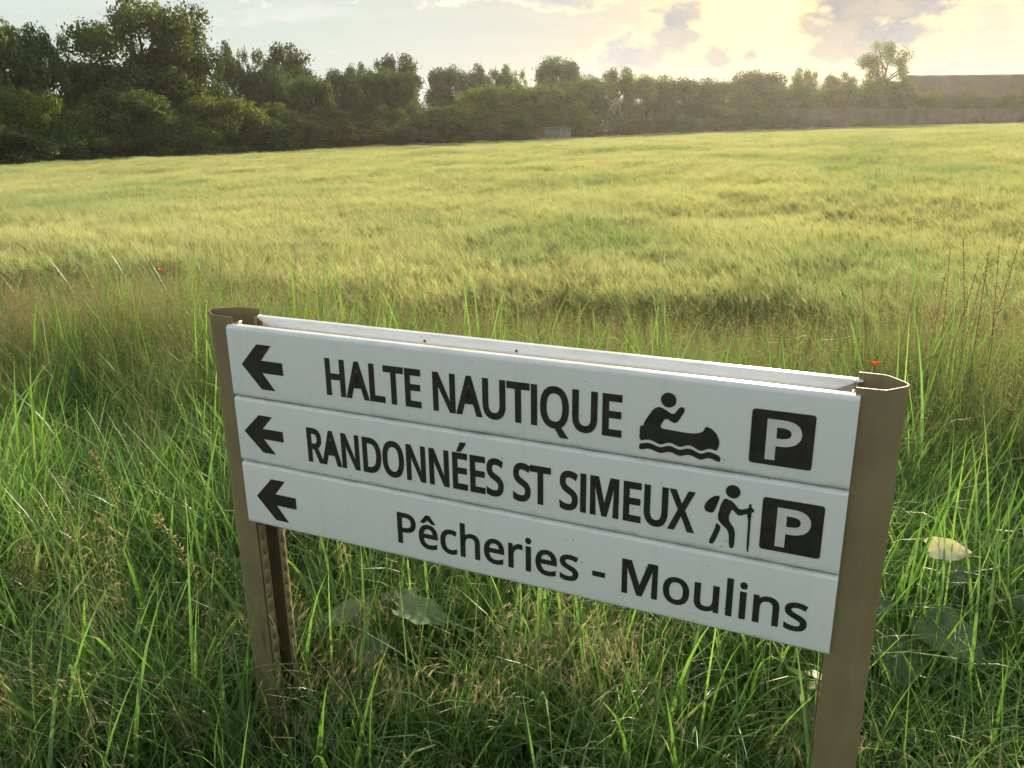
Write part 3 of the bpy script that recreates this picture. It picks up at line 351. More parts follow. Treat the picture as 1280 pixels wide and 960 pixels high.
def panel(u0, u1, v0, v1, d0, sgn, label=None):
    o = link('panel', panel_mesh(u0, u1, v0, v1, d0, sgn), white_paint, sign)
    s = o.modifiers.new('thickness', 'SOLIDIFY'); s.thickness = .002; s.offset = 1 if sgn > 0 else -1
    e = o.modifiers.new('edges', 'EDGE_SPLIT'); e.split_angle = R(40)
    if label: o['label'] = label
    return o
ROWS = [(0.0, .1625), (.1655, .3215), (.3245, .4810)]
front = [panel(0, SW, a, b, 0.0, 1, l) for (a, b), l in zip(ROWS, (
    'top front panel reading HALTE NAUTIQUE', 'middle front panel reading RANDONNÉES ST SIMEUX', 'bottom front panel reading Pêcheries - Moulins'))]
back = [panel(0, SW, a, b, .118, -1, 'blank rear panel seen from inside') for (a, b) in ROWS]

def offset_poly(P, w):
    """moves a closed outline outward by w along mitred normals (outer rings one way, holes the other)"""
    P = [Vector(p) for p in P]; n = len(P); Q = []
    for i in range(n):
        a, b, c = P[i-1], P[i], P[(i+1) % n]
        e1, e2 = (b-a).normalized(), (c-b).normalized()
        n1, n2 = Vector((e1.y, -e1.x)), Vector((e2.y, -e2.x))
        m = n1+n2
        if m.length < 1e-4: m = n1.copy()
        m.normalize(); Q.append(b + m*w/max(.45, m.dot(n1)))
    for _ in range(3):                                # collapse edges that turned inside out
        bad = [i for i in range(len(Q)) if (Q[i]-Q[i-1]).dot(P[i]-P[i-1]) < 0]
        if not bad or len(Q) < 5: break
        i = bad[0]; mid = (Q[i]+Q[i-1])/2; Q[i-1] = mid; P[i-1] = (P[i]+P[i-1])/2; del Q[i]; del P[i]
    return Q
def flat_print(name, loops, parent, material, d=-.0007, thick=.0006):
    """printed film on the face of a panel: loops are closed outlines in (u, v); holes are wound the other way"""
    cu = bpy.data.curves.new(name, 'CURVE'); cu.dimensions = '2D'; cu.fill_mode = 'BOTH'; cu.extrude = thick/2
    for L in loops:
        s = cu.splines.new('POLY'); s.points.add(len(L)-1); s.use_cyclic_u = True
        for q, (u, v) in zip(s.points, L): q.co = (u, -v, 0, 1)
    tmp = bpy.data.objects.new('tmp', cu); COL.objects.link(tmp)
    me = bpy.data.meshes.new_from_object(tmp.evaluated_get(bpy.context.evaluated_depsgraph_get()))
    bpy.data.objects.remove(tmp); bpy.data.curves.remove(cu)
    me.transform(Matrix(((1, 0, 0, 0), (0, 0, -1, d), (0, 1, 0, SZ), (0, 0, 0, 1))))
    me.materials.clear()
    return link(name, me, material, parent)
def glyph_loops(i):
    out = []
    for s in GLYPHS[i].split(';'):
        P = []
        for q in s.split(' '):
            x, y = map(float, q.split(','))
            if not P or math.hypot(x-P[-1][0], y-P[-1][1]) > 12: P.append((x, y))
        if math.hypot(P[0][0]-P[-1][0], P[0][1]-P[-1][1]) < 12: P.pop()
        out.append(P)
    return out
def lettering(i, u0, u1, vtop, vbase, bold, cap=714.0):
    L = glyph_loops(i)
    xs = [p[0] for s in L for p in s]; x0, x1 = min(xs), max(xs)
    base = 0.0; sy = (vbase-vtop)/cap; sx = (u1-u0)/(x1-x0)
    flat = [[(u0+(x-x0)*sx, vbase-y*sy) for x, y in s] for s in L]
    big = max(flat[0:1], key=len)
    area = sum(p[0]*q[1]-q[0]*p[1] for p, q in zip(big, big[1:]+big[:1]))
    return [offset_poly(s, bold*(1 if area > 0 else -1)) for s in flat]
CAP = 573.0
def words(loops, gap):
    """splits the outlines of a line of text into words at the wide gaps"""
    L = sorted(loops, key=lambda q: min(p[0] for p in q)); out = [[L[0]]]; right = max(p[0] for p in L[0])
    for q in L[1:]:
        if min(p[0] for p in q) - right > gap: out.append([])
        out[-1].append(q); right = max(right, max(p[0] for p in q))
    return out
for w_ in words(lettering(0, .2635, .9075, .0490, .1250, .0028, CAP), 0.0125): flat_print('lettering', w_, front[0], black_print)
for w_ in words(lettering(1, .1985, 1.0475, .2135, .2890, .0027, CAP), 0.0125): flat_print('lettering', w_, front[1], black_print)
for w_ in words(lettering(2, .4195, 1.2565, .3735, .4435, .0017, CAP), 0.0125): flat_print('lettering', w_, front[2], black_print)
ARROW = [(.0, .0), (.0475, -.0500), (.0860, -.0500), (.0555, -.0137), (.1130, -.0137), (.1130, .0147), (.0555, .0147), (.0865, .0530), (.0500, .0530)]
for k, (u, v, s) in enumerate(((.0345, .0850, 1.0), (.0200, .2450, .97), (.0345, .4055, 1.0))):
    flat_print('arrow', [[(u+a*s, v+b*s*(1.0 if k != 1 else .9)) for a, b in ARROW]], front[k], black_print)
def rrect(u0, u1, v0, v1, r, seg=4):
    out = []
    for cx, cy, a0 in ((u1-r, v0+r, -90), (u1-r, v1-r, 0), (u0+r, v1-r, 90), (u0+r, v0+r, 180)):
        for k in range(seg+1):
            a = R(a0 + 90*k/seg); out.append((cx+r*math.cos(a), cy+r*math.sin(a)))
    return out
for k, (u0, u1, v0, v1) in enumerate(((1.1365, 1.2385, .0395, .1370), (1.1660, 1.2670, .1970, .2960))):
    flat_print('parking_symbol', [rrect(u0, u1, v0, v1, .0055)], front[k], black_print)
    w, h = u1-u0, v1-v0
    flat_print('parking_letter', lettering(3, u0+.285*w, u0+.775*w, v0+.185*h, v0+.865*h, .0032, CAP), front[k], white_print, d=-.0016, thick=.0008)
def disc(u, v, r, n=28): return [(u+r*math.cos(2*math.pi*k/n), v+r*math.sin(2*math.pi*k/n)) for k in range(n)]
def smooth_loop(P, keep=0.0):
    """one round of corner cutting for hand drawn outlines"""
    out = []
    for a, b in zip(P, P[1:]+P[:1]):
        out += [(a[0]*.8+b[0]*.2, a[1]*.8+b[1]*.2), (a[0]*.2+b[0]*.8, a[1]*.2+b[1]*.8)]
    return out
BOAT = [(.9440,.0985),(.9508,.0982),(.9512,.0928),(.9549,.0847),(.9659,.0664),(.9706,.0617),(.9773,.0588),(.9842,.0602),(1.0035,.0708),(1.0128,.0563),
    (1.0174,.0537),(1.0223,.0560),(1.0230,.0612),(1.0131,.0799),(1.0094,.0845),(1.0042,.0852),(.9899,.0778),(.9808,.0933),(.9840,.0990),(1.0034,.0994),
    (1.0246,.1005),(1.0398,.1000),(1.0510,.0972),(1.0573,.0928),(1.0605,.0839),(1.0690,.0855),(1.0788,.0930),(1.0851,.1051),(1.0857,.1150),(1.0820,.1262),
    (1.0723,.1236),(1.0658,.1247),(1.0557,.1303),(1.0509,.1292),(1.0373,.1230),(1.0306,.1233),(1.0184,.1287),(1.0125,.1272),(1.0026,.1233),(.9949,.1241),
    (.9843,.1292),(.9784,.1283),(.9653,.1233),(.9574,.1236),(.9440,.1278)]
WAVE = [(.9440,.1335),(.9576,.1297),(.9656,.1298),(.9786,.1343),(.9845,.1346),(.9951,.1298),(1.0029,.1294),(1.0128,.1332),(1.0186,.1342),(1.0309,.1294),
    (1.0376,.1293),(1.0512,.1349),(1.0560,.1356),(1.0661,.1303),(1.0726,.1299),(1.0890,.1352),(1.0890,.1470),(1.0724,.1411),(1.0659,.1420),(1.0566,.1466),
    (1.0519,.1463),(1.0382,.1409),(1.0316,.1412),(1.0193,.1457),(1.0134,.1448),(1.0035,.1410),(.9957,.1414),(.9850,.1456),(.9791,.1451),(.9660,.1407),(.9581,.1409),(.9440,.1452)]
flat_print('canoe_pictogram', [disc(.9938, .0442, .0137), smooth_loop(BOAT), smooth_loop(WAVE)], front[0], black_print)
BAG = [(1.0945,.2090),(1.0843,.2105),(1.0750,.2181),(1.0683,.2285),(1.0668,.2373),(1.0704,.2434),(1.0802,.2450),(1.0852,.2410)]
BODY = [(1.1012,.2118),(1.1124,.2149),(1.1177,.2180),(1.1280,.2298),(1.1436,.2240),(1.1436,.2157),(1.1478,.2149),(1.1483,.2221),(1.1532,.2250),(1.1524,.2294),
    (1.1484,.2312),(1.1491,.3072),(1.1451,.3074),(1.1440,.2330),(1.1297,.2412),(1.1235,.2387),(1.1151,.2299),(1.1096,.2514),(1.1236,.2702),(1.1236,.3028),
    (1.1195,.3071),(1.1147,.3047),(1.1125,.2743),(1.0943,.2590),(1.0912,.2491),(1.0950,.2268)]
HLEG = [(1.0895,.2622),(1.0993,.2685),(1.0885,.3020),(1.0834,.3061),(1.0782,.3025),(1.0880,.2740)]
flat_print('hiker_pictogram', [disc(1.1150, .1973, .0126), smooth_loop(BAG), smooth_loop(BODY), smooth_loop(HLEG)], front[1], black_print)

# posts: rolled steel section, open towards the panels, lips with a row of holes
def post(u_edge, out, h_top, label):
    """out=+1 right post, -1 left post; u_edge = the panel end"""
    zt, zb = SZ + h_top, -.35
    half = [(.020, .0145), (.038, .0147), (.045, .017), (.050, .021), (.076, .045), (.0815, .052), (.083, .059)]
    pts = half + [(a_, .118-d_) for a_, d_ in half[-2::-1]]
    lip_u = -.012
    for _ in range(2):                                # rolled, not folded: round the profile off
        pts = [pts[0]] + [(p[0]*w+q[0]*(1-w), p[1]*w+q[1]*(1-w)) for p, q in zip(pts, pts[1:]) for w in (.75, .25)] + [pts[-1]]
    web = [(lip_u+.004, .0140), (.004, .0140)] + pts + [(.004, .1038), (lip_u+.004, .1038)]
    V, F = [], []
    nz = 12; zs = np.linspace(zt, zb, nz)
    for z in zs:
        for (a, d) in web: V.append((u_edge + out*(a if a < .01 else a*(.82 if out > 0 else 1.14)), d, z))
    m = len(web)
    for i in range(nz-1):
        for k in range(m-1): F.append((i*m+k, i*m+k+1, (i+1)*m+k+1, (i+1)*m+k))
    me = np_mesh('post', np.array(V), np.array(F), smooth=True)
    o = link('post', me, brown_paint, sign)
    s = o.modifiers.new('thickness', 'SOLIDIFY'); s.thickness = .0022; s.offset = 0
    e = o.modifiers.new('edges', 'EDGE_SPLIT'); e.split_angle = R(50)
    o['label'] = label
    # two lips (bent 90 degrees at the mouth) with round holes cut through
    for d0, d1 in ((.0148, .0385), (.1032, .0795)):
        V, F = [], []
        pitch = .040; n = int((zt-zb)/pitch)
        for i in range(n):
            z1 = zt-.012 - i*pitch; z0 = z1-pitch; zc = (z0+z1)/2; dc = (d0+d1)/2; hd = abs(d1-d0)/2; b0 = len(V)
            for k in range(8):
                c, s_ = math.cos(k*math.pi/4), math.sin(k*math.pi/4); q = max(abs(c), abs(s_))
                V.append((u_edge+out*lip_u, dc + hd*c/q, zc + pitch/2*s_/q))
            for k in range(8): V.append((u_edge+out*lip_u, dc + .0036*math.cos(k*math.pi/4), zc + .0036*math.sin(k*math.pi/4)))
            for k in range(8): F.append((b0+k, b0+(k+1) % 8, b0+8+(k+1) % 8, b0+8+k))
        lm = np_mesh('lip', np.array(V), np.array(F)); bm = bmesh.new(); bm.from_mesh(lm); bmesh.ops.remove_doubles(bm, verts=bm.verts, dist=1e-4); bm.to_mesh(lm); bm.free()
        lp = link('lip', lm, brown_paint, o)
        s = lp.modifiers.new('thickness', 'SOLIDIFY'); s.thickness = .002; s.offset = 0
    return o
left_post = post(0.0, -1, .016, 'left post, open channel with a row of holes in each lip')
right_post = post(SW, 1, .012, 'right post, seen on its rounded closed face')
# screws left in the rear panel, scuffs and a rust mark
def bead(name, parent, u, d, v, r, m, flat=.5):
    bm = bmesh.new(); bmesh.ops.create_icosphere(bm, subdivisions=2, radius=r)
    for q in bm.verts: q.co.y *= flat; q.co += Vector(sv(u, d, v))
    return link(name, bm_mesh(name, bm), m, parent)
bead('screw', back[0], .452, .0905, .0135, .0032, rust); bead('screw', back[0], .662, .0905, .0135, .0030, rust)
bead('rust_spot', front[0], .473, .0006, .0105, .0020, rust, .3)
for u, v in ((1.362, .036), (1.352, .30), (1.345, .41), (1.336, .555)):
    bead('paint_chip', right_post, u, .0352+(u-1.337)*.82, v, .0026, rust, .25)

# ------------------------------------------------------------------ trees, hedge, farm buildings
leaf_mat = leafy('tree_leaves', [(.030, .058, .018), (.066, .112, .030), (.115, .160, .045)], trans=.48, gloss=.03, tint=True)
bark = pbr('bark', (.075, .058, .042), .9, 9, (.04, .032, .024), bump=.8, bump_scale=30)

def crown_mesh(name, seed, nclump, nleaf, leaf, shape='round', gap=.0, csize=(.16, .34)):
    """crown in unit space: radius about 1 sideways, z from 0 to 1; leaf = leaf size in the same units"""
    rng = np.random.default_rng(seed)
    u = rng.normal(size=(nclump, 3)); u /= np.linalg.norm(u, axis=1)[:, None]
    rad = rng.uniform(.30, .92, nclump)**.6
    c = u*rad[:, None]
    if shape == 'round': prof = lambda z: np.sqrt(np.clip(1-(z*1.0)**2, .05, 1))
    if shape == 'tall':
        c = np.stack([rng.normal(0, .33, nclump), rng.normal(0, .33, nclump), rng.uniform(-.9, .9, nclump)], 1)
        c[:, :2] *= (1.15-.55*(c[:, 2:]+.9)/1.8)
    if shape == 'open':
        c[:, 2] = np.sign(c[:, 2])*np.abs(c[:, 2])**.9
        c[:, :2] *= rng.uniform(.75, 1.12, (nclump, 1))
    if shape == 'bush': c[:, 2] = np.abs(c[:, 2])*1.75-.9
    cs = rng.uniform(*csize, nclump)
    if shape == 'spiky':
        c = np.stack([rng.normal(0, .42, nclump), rng.normal(0, .42, nclump), rng.uniform(-.95, .8, nclump)], 1)
    w = cs**2; w /= w.sum()
    ci = rng.choice(nclump, nleaf, p=w)
    d = rng.normal(size=(nleaf, 3)); d /= np.linalg.norm(d, axis=1)[:, None]
    rr = cs[ci]*(1 - .75*rng.random(nleaf)**2.2)
    stretch = np.array([1, 1, .8]) if shape != 'spiky' else np.array([.35, .35, 1.7])
    p = c[ci] + d*rr[:, None]*stretch
    p += rng.normal(0, .028, p.shape)*(1+2.2*(rng.random((len(p), 1)) < .12))
    if gap: p = p[rng.random(len(p)) > gap]
    n = len(p)
    # leaf sprays: small bent diamonds facing roughly outwards and up
    nrm = d[:n]*.7 + rng.normal(0, .55, (n, 3)) + np.array([0, 0, .35]); nrm /= np.linalg.norm(nrm, axis=1)[:, None]
    t = np.cross(nrm, rng.normal(size=(n, 3))); t /= np.linalg.norm(t, axis=1)[:, None]
    b = np.cross(nrm, t)
    s = leaf*rng.uniform(.55, 1.35, n)[:, None]
    V = np.stack([p - t*s, p - b*s*.55 + nrm*s*.15, p + t*s, p + b*s*.55 + nrm*s*.15], 1).reshape(-1, 3)
    V[:, 2] = (V[:, 2] + 1)/2
    F = np.arange(4*n).reshape(n, 4)
    F = np.concatenate([F[:, [0, 1, 2]], F[:, [0, 2, 3]]])
    tone = np.clip(np.repeat(.65*rng.random(nclump)[ci][:n] + .35*rng.random(n), 4), 0, 1)[:, None]
    me = np_mesh(name, V, F, {'rnd': np.concatenate([tone]*3, 1)}); me.materials.append(leaf_mat)
    return me, c, cs
def trunk_mesh(name, seed, clumps, z_lo, nlimb=9, r0=.07):
    rng = np.random.default_rng(seed); cz = (clumps[:, 2]+1)/2
    top = float(np.quantile(cz, .75))
    ax = [(0, 0, z_lo-.9), (rng.normal(0, .02), rng.normal(0, .02), z_lo), (rng.normal(0, .06), rng.normal(0, .06), (z_lo+top)/2), (rng.normal(0, .08), rng.normal(0, .08), top)]
    parts = [tube_np(ax, [r0*1.25, r0, r0*.6, r0*.15], 7)]
    for i in rng.choice(len(clumps), min(nlimb, len(clumps)), replace=False):
        q = np.array([clumps[i, 0], clumps[i, 1], cz[i]]); f = rng.uniform(.15, .75)
        a = np.array(ax[1])*(1-f) + np.array(ax[3])*f
        if a[2] > q[2]: a[2] = max(z_lo*.6, q[2]-.2)
        m = (a+q)/2 + np.array([0, 0, .05]) + rng.normal(0, .03, 3)
        parts.append(tube_np([a, m, q], [r0*.42, r0*.24, r0*.06], 5))
    V, F = join_np(parts)
    me = np_mesh(name, V, F, smooth=True); me.materials.append(bark)
    return me
PROTO = {}
for key, sd, nc, nl, lf, shp, gap, cs, zlo in (
        ('broad', 11, 46, 17000, .040, 'round', 0, (.17, .36), -.05), ('oak', 12, 60, 24000, .027, 'open', 0, (.13, .25), -.08),
        ('airy', 13, 70, 12000, .034, 'open', .0, (.07, .24), -.12), ('tall', 14, 34, 9000, .050, 'tall', 0, (.16, .30), -.06),
        ('bush', 15, 40, 13000, .045, 'bush', 0, (.18, .36), .02), ('bush2', 16, 30, 12000, .050, 'bush', 0, (.2, .42), .02),
        ('spiky', 17, 46, 9000, .040, 'spiky', 0, (.12, .22), .02), ('sparse', 19, 46, 9000, .034, 'open', .0, (.12, .27), -.2)):
    cm, cc, _ = crown_mesh(key, sd, nc, nl, lf, shp, gap, cs)
    PROTO[key] = (cm, trunk_mesh(key+'_trunk', sd, cc, max(zlo, .02) if 'bush' in key or key == 'spiky' else .0+.12, 7 if 'bush' in key else 14))
rs = random.Random(5)
def tree(name, label, cat, px, top, width, extra, proto, tint, group=None, squash=1.0, rot=None, low=0.0):
    """px, width and top in picture pixels at the place's own distance; low = crown base as a share of the height"""
    D = line_dist(px)+extra; x, y, g = place(px, D)
    H = max(height_at(px, top, D, g), .8)*(1.05 if cat == 'tree' else 1.0)
    Rw = width/2*math.hypot(D, 1)/FPX*.98
    root = empty(name, (x, y, g), 0); tag(root, label, cat, group)
    cm, tm = PROTO[proto]
    h0 = H*low
    a = rs.uniform(0, 6.28) if rot is None else rot
    for nm, me in (('trunk', tm), ('crown', cm)):
        o = bpy.data.objects.new(nm, me); COL.objects.link(o); o.parent = root
        o.location = (0, 0, h0); o.rotation_euler = (0, 0, a); o.scale = (Rw, Rw, (H-h0)*.98)
        if nm == 'crown':
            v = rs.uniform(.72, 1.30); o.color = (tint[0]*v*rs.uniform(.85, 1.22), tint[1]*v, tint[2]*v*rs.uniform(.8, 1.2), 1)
    return root
DK, MD, PL, LIT, GREY = (.9, .98, 1.0), (1.4, 1.3, 1.05), (1.95, 1.7, 1.15), (2.1, 1.9, 1.1), (.9, .95, 1.15)  # LIT holds the sunlight on a bush in its tint
T = [ # px, top, width, extra distance, shape, tint, label
 (12, 24, 105, 9, 'broad', DK, 'leftmost tall round tree in the tree line, cut by the left edge of the photo'),
 (72, 27, 62, 8, 'airy', DK, 'narrow dark tree beside the round tree at the far left'),
 (188, -14, 160, 12, 'oak', DK, 'biggest tree of all, open dark crown rising past the top of the photo'),
 (228, 52, 110, 10, 'broad', DK, 'dark shoulder tree growing tight against the right flank of the biggest tree'),
 (138, 70, 110, 8, 'broad', DK, 'dark tree under the left side of the biggest tree'),
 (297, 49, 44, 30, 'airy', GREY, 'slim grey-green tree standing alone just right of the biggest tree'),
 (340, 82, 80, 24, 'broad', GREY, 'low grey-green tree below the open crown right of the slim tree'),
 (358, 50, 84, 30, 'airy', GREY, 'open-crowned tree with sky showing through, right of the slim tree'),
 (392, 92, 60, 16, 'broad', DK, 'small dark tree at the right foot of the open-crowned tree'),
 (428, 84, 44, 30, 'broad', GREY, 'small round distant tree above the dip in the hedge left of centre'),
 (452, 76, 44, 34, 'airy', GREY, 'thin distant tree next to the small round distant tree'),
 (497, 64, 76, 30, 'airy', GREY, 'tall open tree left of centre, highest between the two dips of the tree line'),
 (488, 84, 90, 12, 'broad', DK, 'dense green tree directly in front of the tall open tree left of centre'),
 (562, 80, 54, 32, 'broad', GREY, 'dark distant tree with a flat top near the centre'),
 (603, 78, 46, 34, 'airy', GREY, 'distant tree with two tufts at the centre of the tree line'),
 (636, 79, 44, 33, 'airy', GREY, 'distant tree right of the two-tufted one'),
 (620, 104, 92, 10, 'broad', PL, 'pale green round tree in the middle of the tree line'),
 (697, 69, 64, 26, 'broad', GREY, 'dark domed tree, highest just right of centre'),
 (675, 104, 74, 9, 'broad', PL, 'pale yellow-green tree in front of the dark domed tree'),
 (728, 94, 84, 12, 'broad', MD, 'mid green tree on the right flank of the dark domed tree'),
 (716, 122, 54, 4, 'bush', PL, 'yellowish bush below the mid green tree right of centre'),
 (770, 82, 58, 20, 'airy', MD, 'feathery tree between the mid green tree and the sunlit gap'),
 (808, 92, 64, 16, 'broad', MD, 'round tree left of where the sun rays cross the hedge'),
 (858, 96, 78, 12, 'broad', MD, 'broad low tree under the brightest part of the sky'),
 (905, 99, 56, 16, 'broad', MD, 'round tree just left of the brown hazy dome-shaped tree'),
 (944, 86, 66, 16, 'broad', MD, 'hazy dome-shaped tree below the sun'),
 (1000, 83, 40, 18, 'airy', MD, 'small airy tree right of the hazy dome-shaped tree'),
 (978, 104, 80, 8, 'broad', MD, 'wide low tree in front of the hazy dome-shaped tree'),
 (1042, 89, 46, 17, 'airy', MD, 'small tree left of the lone ragged tree'),
 (1050, 106, 86, 8, 'broad', MD, 'wide bushy tree under the small tree left of the barn'),
 (1096, 57, 62, 20, 'sparse', MD, 'lone ragged tree sticking up left of the barn roof'),
 (1102, 97, 66, 14, 'broad', MD, 'rounded tree at the foot of the lone ragged tree'),
]
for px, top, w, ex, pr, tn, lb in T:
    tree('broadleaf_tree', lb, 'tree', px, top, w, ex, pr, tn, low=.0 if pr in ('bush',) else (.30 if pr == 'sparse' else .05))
# individual shrubs of the hedge
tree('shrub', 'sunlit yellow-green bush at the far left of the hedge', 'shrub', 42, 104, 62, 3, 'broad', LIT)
tree('shrub', 'second sunlit bush cut by the left edge of the photo', 'shrub', 2, 102, 50, 4, 'broad', (1.9, 1.7, 1.1))  # sunlight put into the tint here too
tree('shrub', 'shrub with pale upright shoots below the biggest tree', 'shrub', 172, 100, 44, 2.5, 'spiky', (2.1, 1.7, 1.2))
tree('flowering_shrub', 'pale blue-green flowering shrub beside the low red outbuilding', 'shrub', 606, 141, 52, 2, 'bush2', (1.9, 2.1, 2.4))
rh = random.Random(9)
for k, px in enumerate(range(-40, 430, 34)):          # upper row of the dark hedge, left
    tree('hedge_shrub', 'dark bushy shrub of the tall hedge at the left end of the field', 'shrub', px+rh.uniform(-8, 8), 112 + .09*max(px-200, 0) + rh.uniform(-8, 12), rh.uniform(84, 112), rh.uniform(3, 5), rh.choice(('bush', 'broad')), rh.choice((DK, DK, MD)), 'tall hedge shrubs at the left')
for k, px in enumerate(range(-50, 660, 30)):          # lower row along the field edge
    tree('edge_shrub', 'low dark shrub at the foot of the hedge along the field edge', 'shrub', px+rh.uniform(-8, 8), 156 - .028*px + rh.uniform(-9, 6), rh.uniform(62, 86), rh.uniform(.2, 1.4), rh.choice(('bush', 'bush2')), rh.choice((DK, DK, MD)), 'low shrubs along the field edge')
for k, px in enumerate(range(415, 650, 36)):
    tree('hedge_shrub', 'green shrub of the middle hedge in front of the distant trees', 'shrub', px+rh.uniform(-8, 8), 126 + rh.uniform(-6, 12), rh.uniform(56, 78), rh.uniform(4, 7), rh.choice(('bush', 'broad')), rh.choice((MD, DK, PL)), 'middle hedge shrubs')
for k, px in enumerate(range(735, 950, 30)):
    tree('edge_shrub', 'brownish low shrub in the hazy hedge under the sun', 'shrub', px+rh.uniform(-8, 8), 141 + rh.uniform(-8, 6), rh.uniform(46, 64), rh.uniform(.6, 3), rh.choice(('bush', 'bush2')), rh.choice((MD, (1.5, 1.2, 1.0))), 'hazy hedge shrubs under the sun')
for k, px in enumerate(range(900, 1300, 34)):
    tree('garden_shrub', 'hazy shrub showing above the long stone wall', 'shrub', px+rh.uniform(-8, 8), (118 if px < 1130 else 112) + rh.uniform(-8, 8), rh.uniform(50, 76), rh.uniform(5, 8), rh.choice(('bush', 'bush2')), rh.choice((MD, PL)), 'shrubs above the stone wall')

for k, px in enumerate((938, 962, 990, 1022, 1066, 1098, 1152, 1204, 1226, 1268)):
    tree('wall_shrub', 'low hazy shrub growing against the front of the long stone wall', 'shrub', px, 147 - .012*(px-930) - (12, 9, 5, 2, 6, 0, 3, 7, 1, 6)[k], (60, 52, 46, 36, 52, 30, 42, 50, 34, 56)[k], 1.0, ('bush', 'bush2')[k % 2], (MD, (1.5, 1.25, 1.0))[k % 2], 'shrubs against the stone wall')
# long stone garden wall on the right
stone = pbr('weathered_stone', (.17, .135, .105), .9, .7, (.125, .10, .08), bump=.5, bump_scale=5)
coping_mat = pbr('stone_coping', (.20, .165, .13), .9, 2.0, (.15, .125, .10))
def oriented(bm, A, B, thick, z0, z1):
    A, B = Vector(A), Vector(B); e = (B-A).normalized(); n = Vector((-e.y, e.x))
    v = [bm.verts.new((*(A+n*s*thick/2 if k == 0 else B+n*s*thick/2), z)) for z in (z0, z1) for k, s in ((0, -1), (1, -1), (1, 1), (0, 1))]
    for f in ((0,3,2,1),(4,5,6,7),(0,1,5,4),(1,2,6,5),(2,3,7,6),(3,0,4,7)): bm.faces.new([v[i] for i in f])
wx0 = place(925, line_dist(925)+2.6); wx1 = place(1345, line_dist(1345)+2.6)
wall = empty('garden_wall', wx0); tag(wall, 'long low stone wall along the far right edge of the field', 'wall')
rw = random.Random(3); nseg = 22
bm1, bm2 = bmesh.new(), bmesh.new()
for k in range(nseg):
    a = Vector(wx0)+(Vector(wx1)-Vector(wx0))*k/nseg; b = Vector(wx0)+(Vector(wx1)-Vector(wx0))*(k+1)/nseg
    zt = height_at(925+(1345-925)*(k+.5)/nseg, 137.5, math.hypot((a.x+b.x)/2, (a.y+b.y)/2), 0)+rw.uniform(-.06, .06)
    o = Vector(wx0)
    oriented(bm1, (a-o).xy, (b-o).xy, .5+rw.uniform(-.04, .04), -1.2, zt-o.z)
    oriented(bm2, (a-o).xy, (b-o).xy, .64, zt-o.z+.003, zt-o.z+.12+rw.uniform(0, .03))
link('wall_face', bm_mesh('wall_face', bm1), stone, wall); link('coping', bm_mesh('coping', bm2), coping_mat, wall)

# barn with a long dark roof behind the wall
roof_mat, n_, o_ = mat('dark_roof_tiles')
def _roof():
    p = n_.node('ShaderNodeBsdfPrincipled'); n_.l.new(p.outputs[0], o_.inputs[0]); p.inputs['Roughness'].default_value = .85
    tc = n_.node('ShaderNodeTexCoord').outputs['Object']
    br = n_.node('ShaderNodeTexBrick'); br.inputs['Scale'].default_value = 1.0
    br.inputs['Brick Width'].default_value = .5; br.inputs['Row Height'].default_value = .35; br.inputs['Mortar Size'].default_value = .02
    n_.set(br.inputs['Color1'], (.11, .075, .055)); n_.set(br.inputs['Color2'], (.15, .10, .075)); n_.set(br.inputs['Mortar'], (.05, .04, .03))
    sp = n_.node('ShaderNodeSeparateXYZ'); n_.l.new(tc, sp.inputs[0])
    n_.l.new(n_.comb(sp.outputs[0], n_.math('MULTIPLY', sp.outputs[2], 1.6), 0.0), br.inputs['Vector'])
    n_.l.new(n_.mix(n_.ss(n_.noise(tc, .5, 5), .4, .7), br.outputs['Color'], (.13, .115, .06)), p.inputs['Base Color'])
_roof()
b0 = place(1130, line_dist(1130)+22); b1 = place(1420, line_dist(1300)+22)
bx, by = b1[0]-b0[0], b1[1]-b0[1]; L = math.hypot(bx, by)
gz = min(b0[2], b1[2])
barn = empty('barn', (b0[0], b0[1], gz), math.atan2(by, bx)); tag(barn, 'long barn with a dark tiled roof behind the wall at the far right', 'barn')
ridge = EYE + math.hypot(b0[0], b0[1])*ray(1135, 94).z/math.hypot(*ray(1135, 94).xy) - gz
eave = ridge-4.6; dep = 9.0
bm = bmesh.new()
v = [bm.verts.new(p) for p in ((.5, .3, -1), (L-.5, .3, -1), (L-.5, dep-.3, -1), (.5, dep-.3, -1), (.5, .3, eave), (L-.5, .3, eave), (L-.5, dep-.3, eave), (.5, dep-.3, eave), (.5, dep/2, ridge-.35), (L-.5, dep/2, ridge-.35))]
for f in ((0,1,5,4),(2,3,7,6),(3,0,4,8,7),(1,2,6,9,5)): bm.faces.new([v[i] for i in f])
link('wall', bm_mesh('wall', bm), stone, barn)
bm = bmesh.new()
nx = 26; rr2 = random.Random(8)
sag = [rr2.uniform(-.05, .05) - .16*math.sin(math.pi*k/nx) for k in range(nx+1)]
rows = [(-.5, eave-.25), (dep/2, ridge), (dep+.5, eave-.25)]
gr = [[bm.verts.new((L*k/nx, y, z+sag[k])) for k in range(nx+1)] for y, z in rows]
for r_ in range(2):
    for k in range(nx): bm.faces.new((gr[r_][k], gr[r_][k+1], gr[r_+1][k+1], gr[r_+1][k]))
ro = link('roof', bm_mesh('roof', bm), roof_mat, barn); s_ = ro.modifiers.new('thickness', 'SOLIDIFY'); s_.thickness = .22
bm = bmesh.new()
for k in range(nx):
    z = ridge+(sag[k]+sag[k+1])/2+.02
    box(bm, L*k/nx+.02, L*(k+1)/nx-.02, dep/2-.16, dep/2+.16, z, z+.12)
link('ridge_tiles', bm_mesh('ridge_tiles', bm), roof_mat, barn)
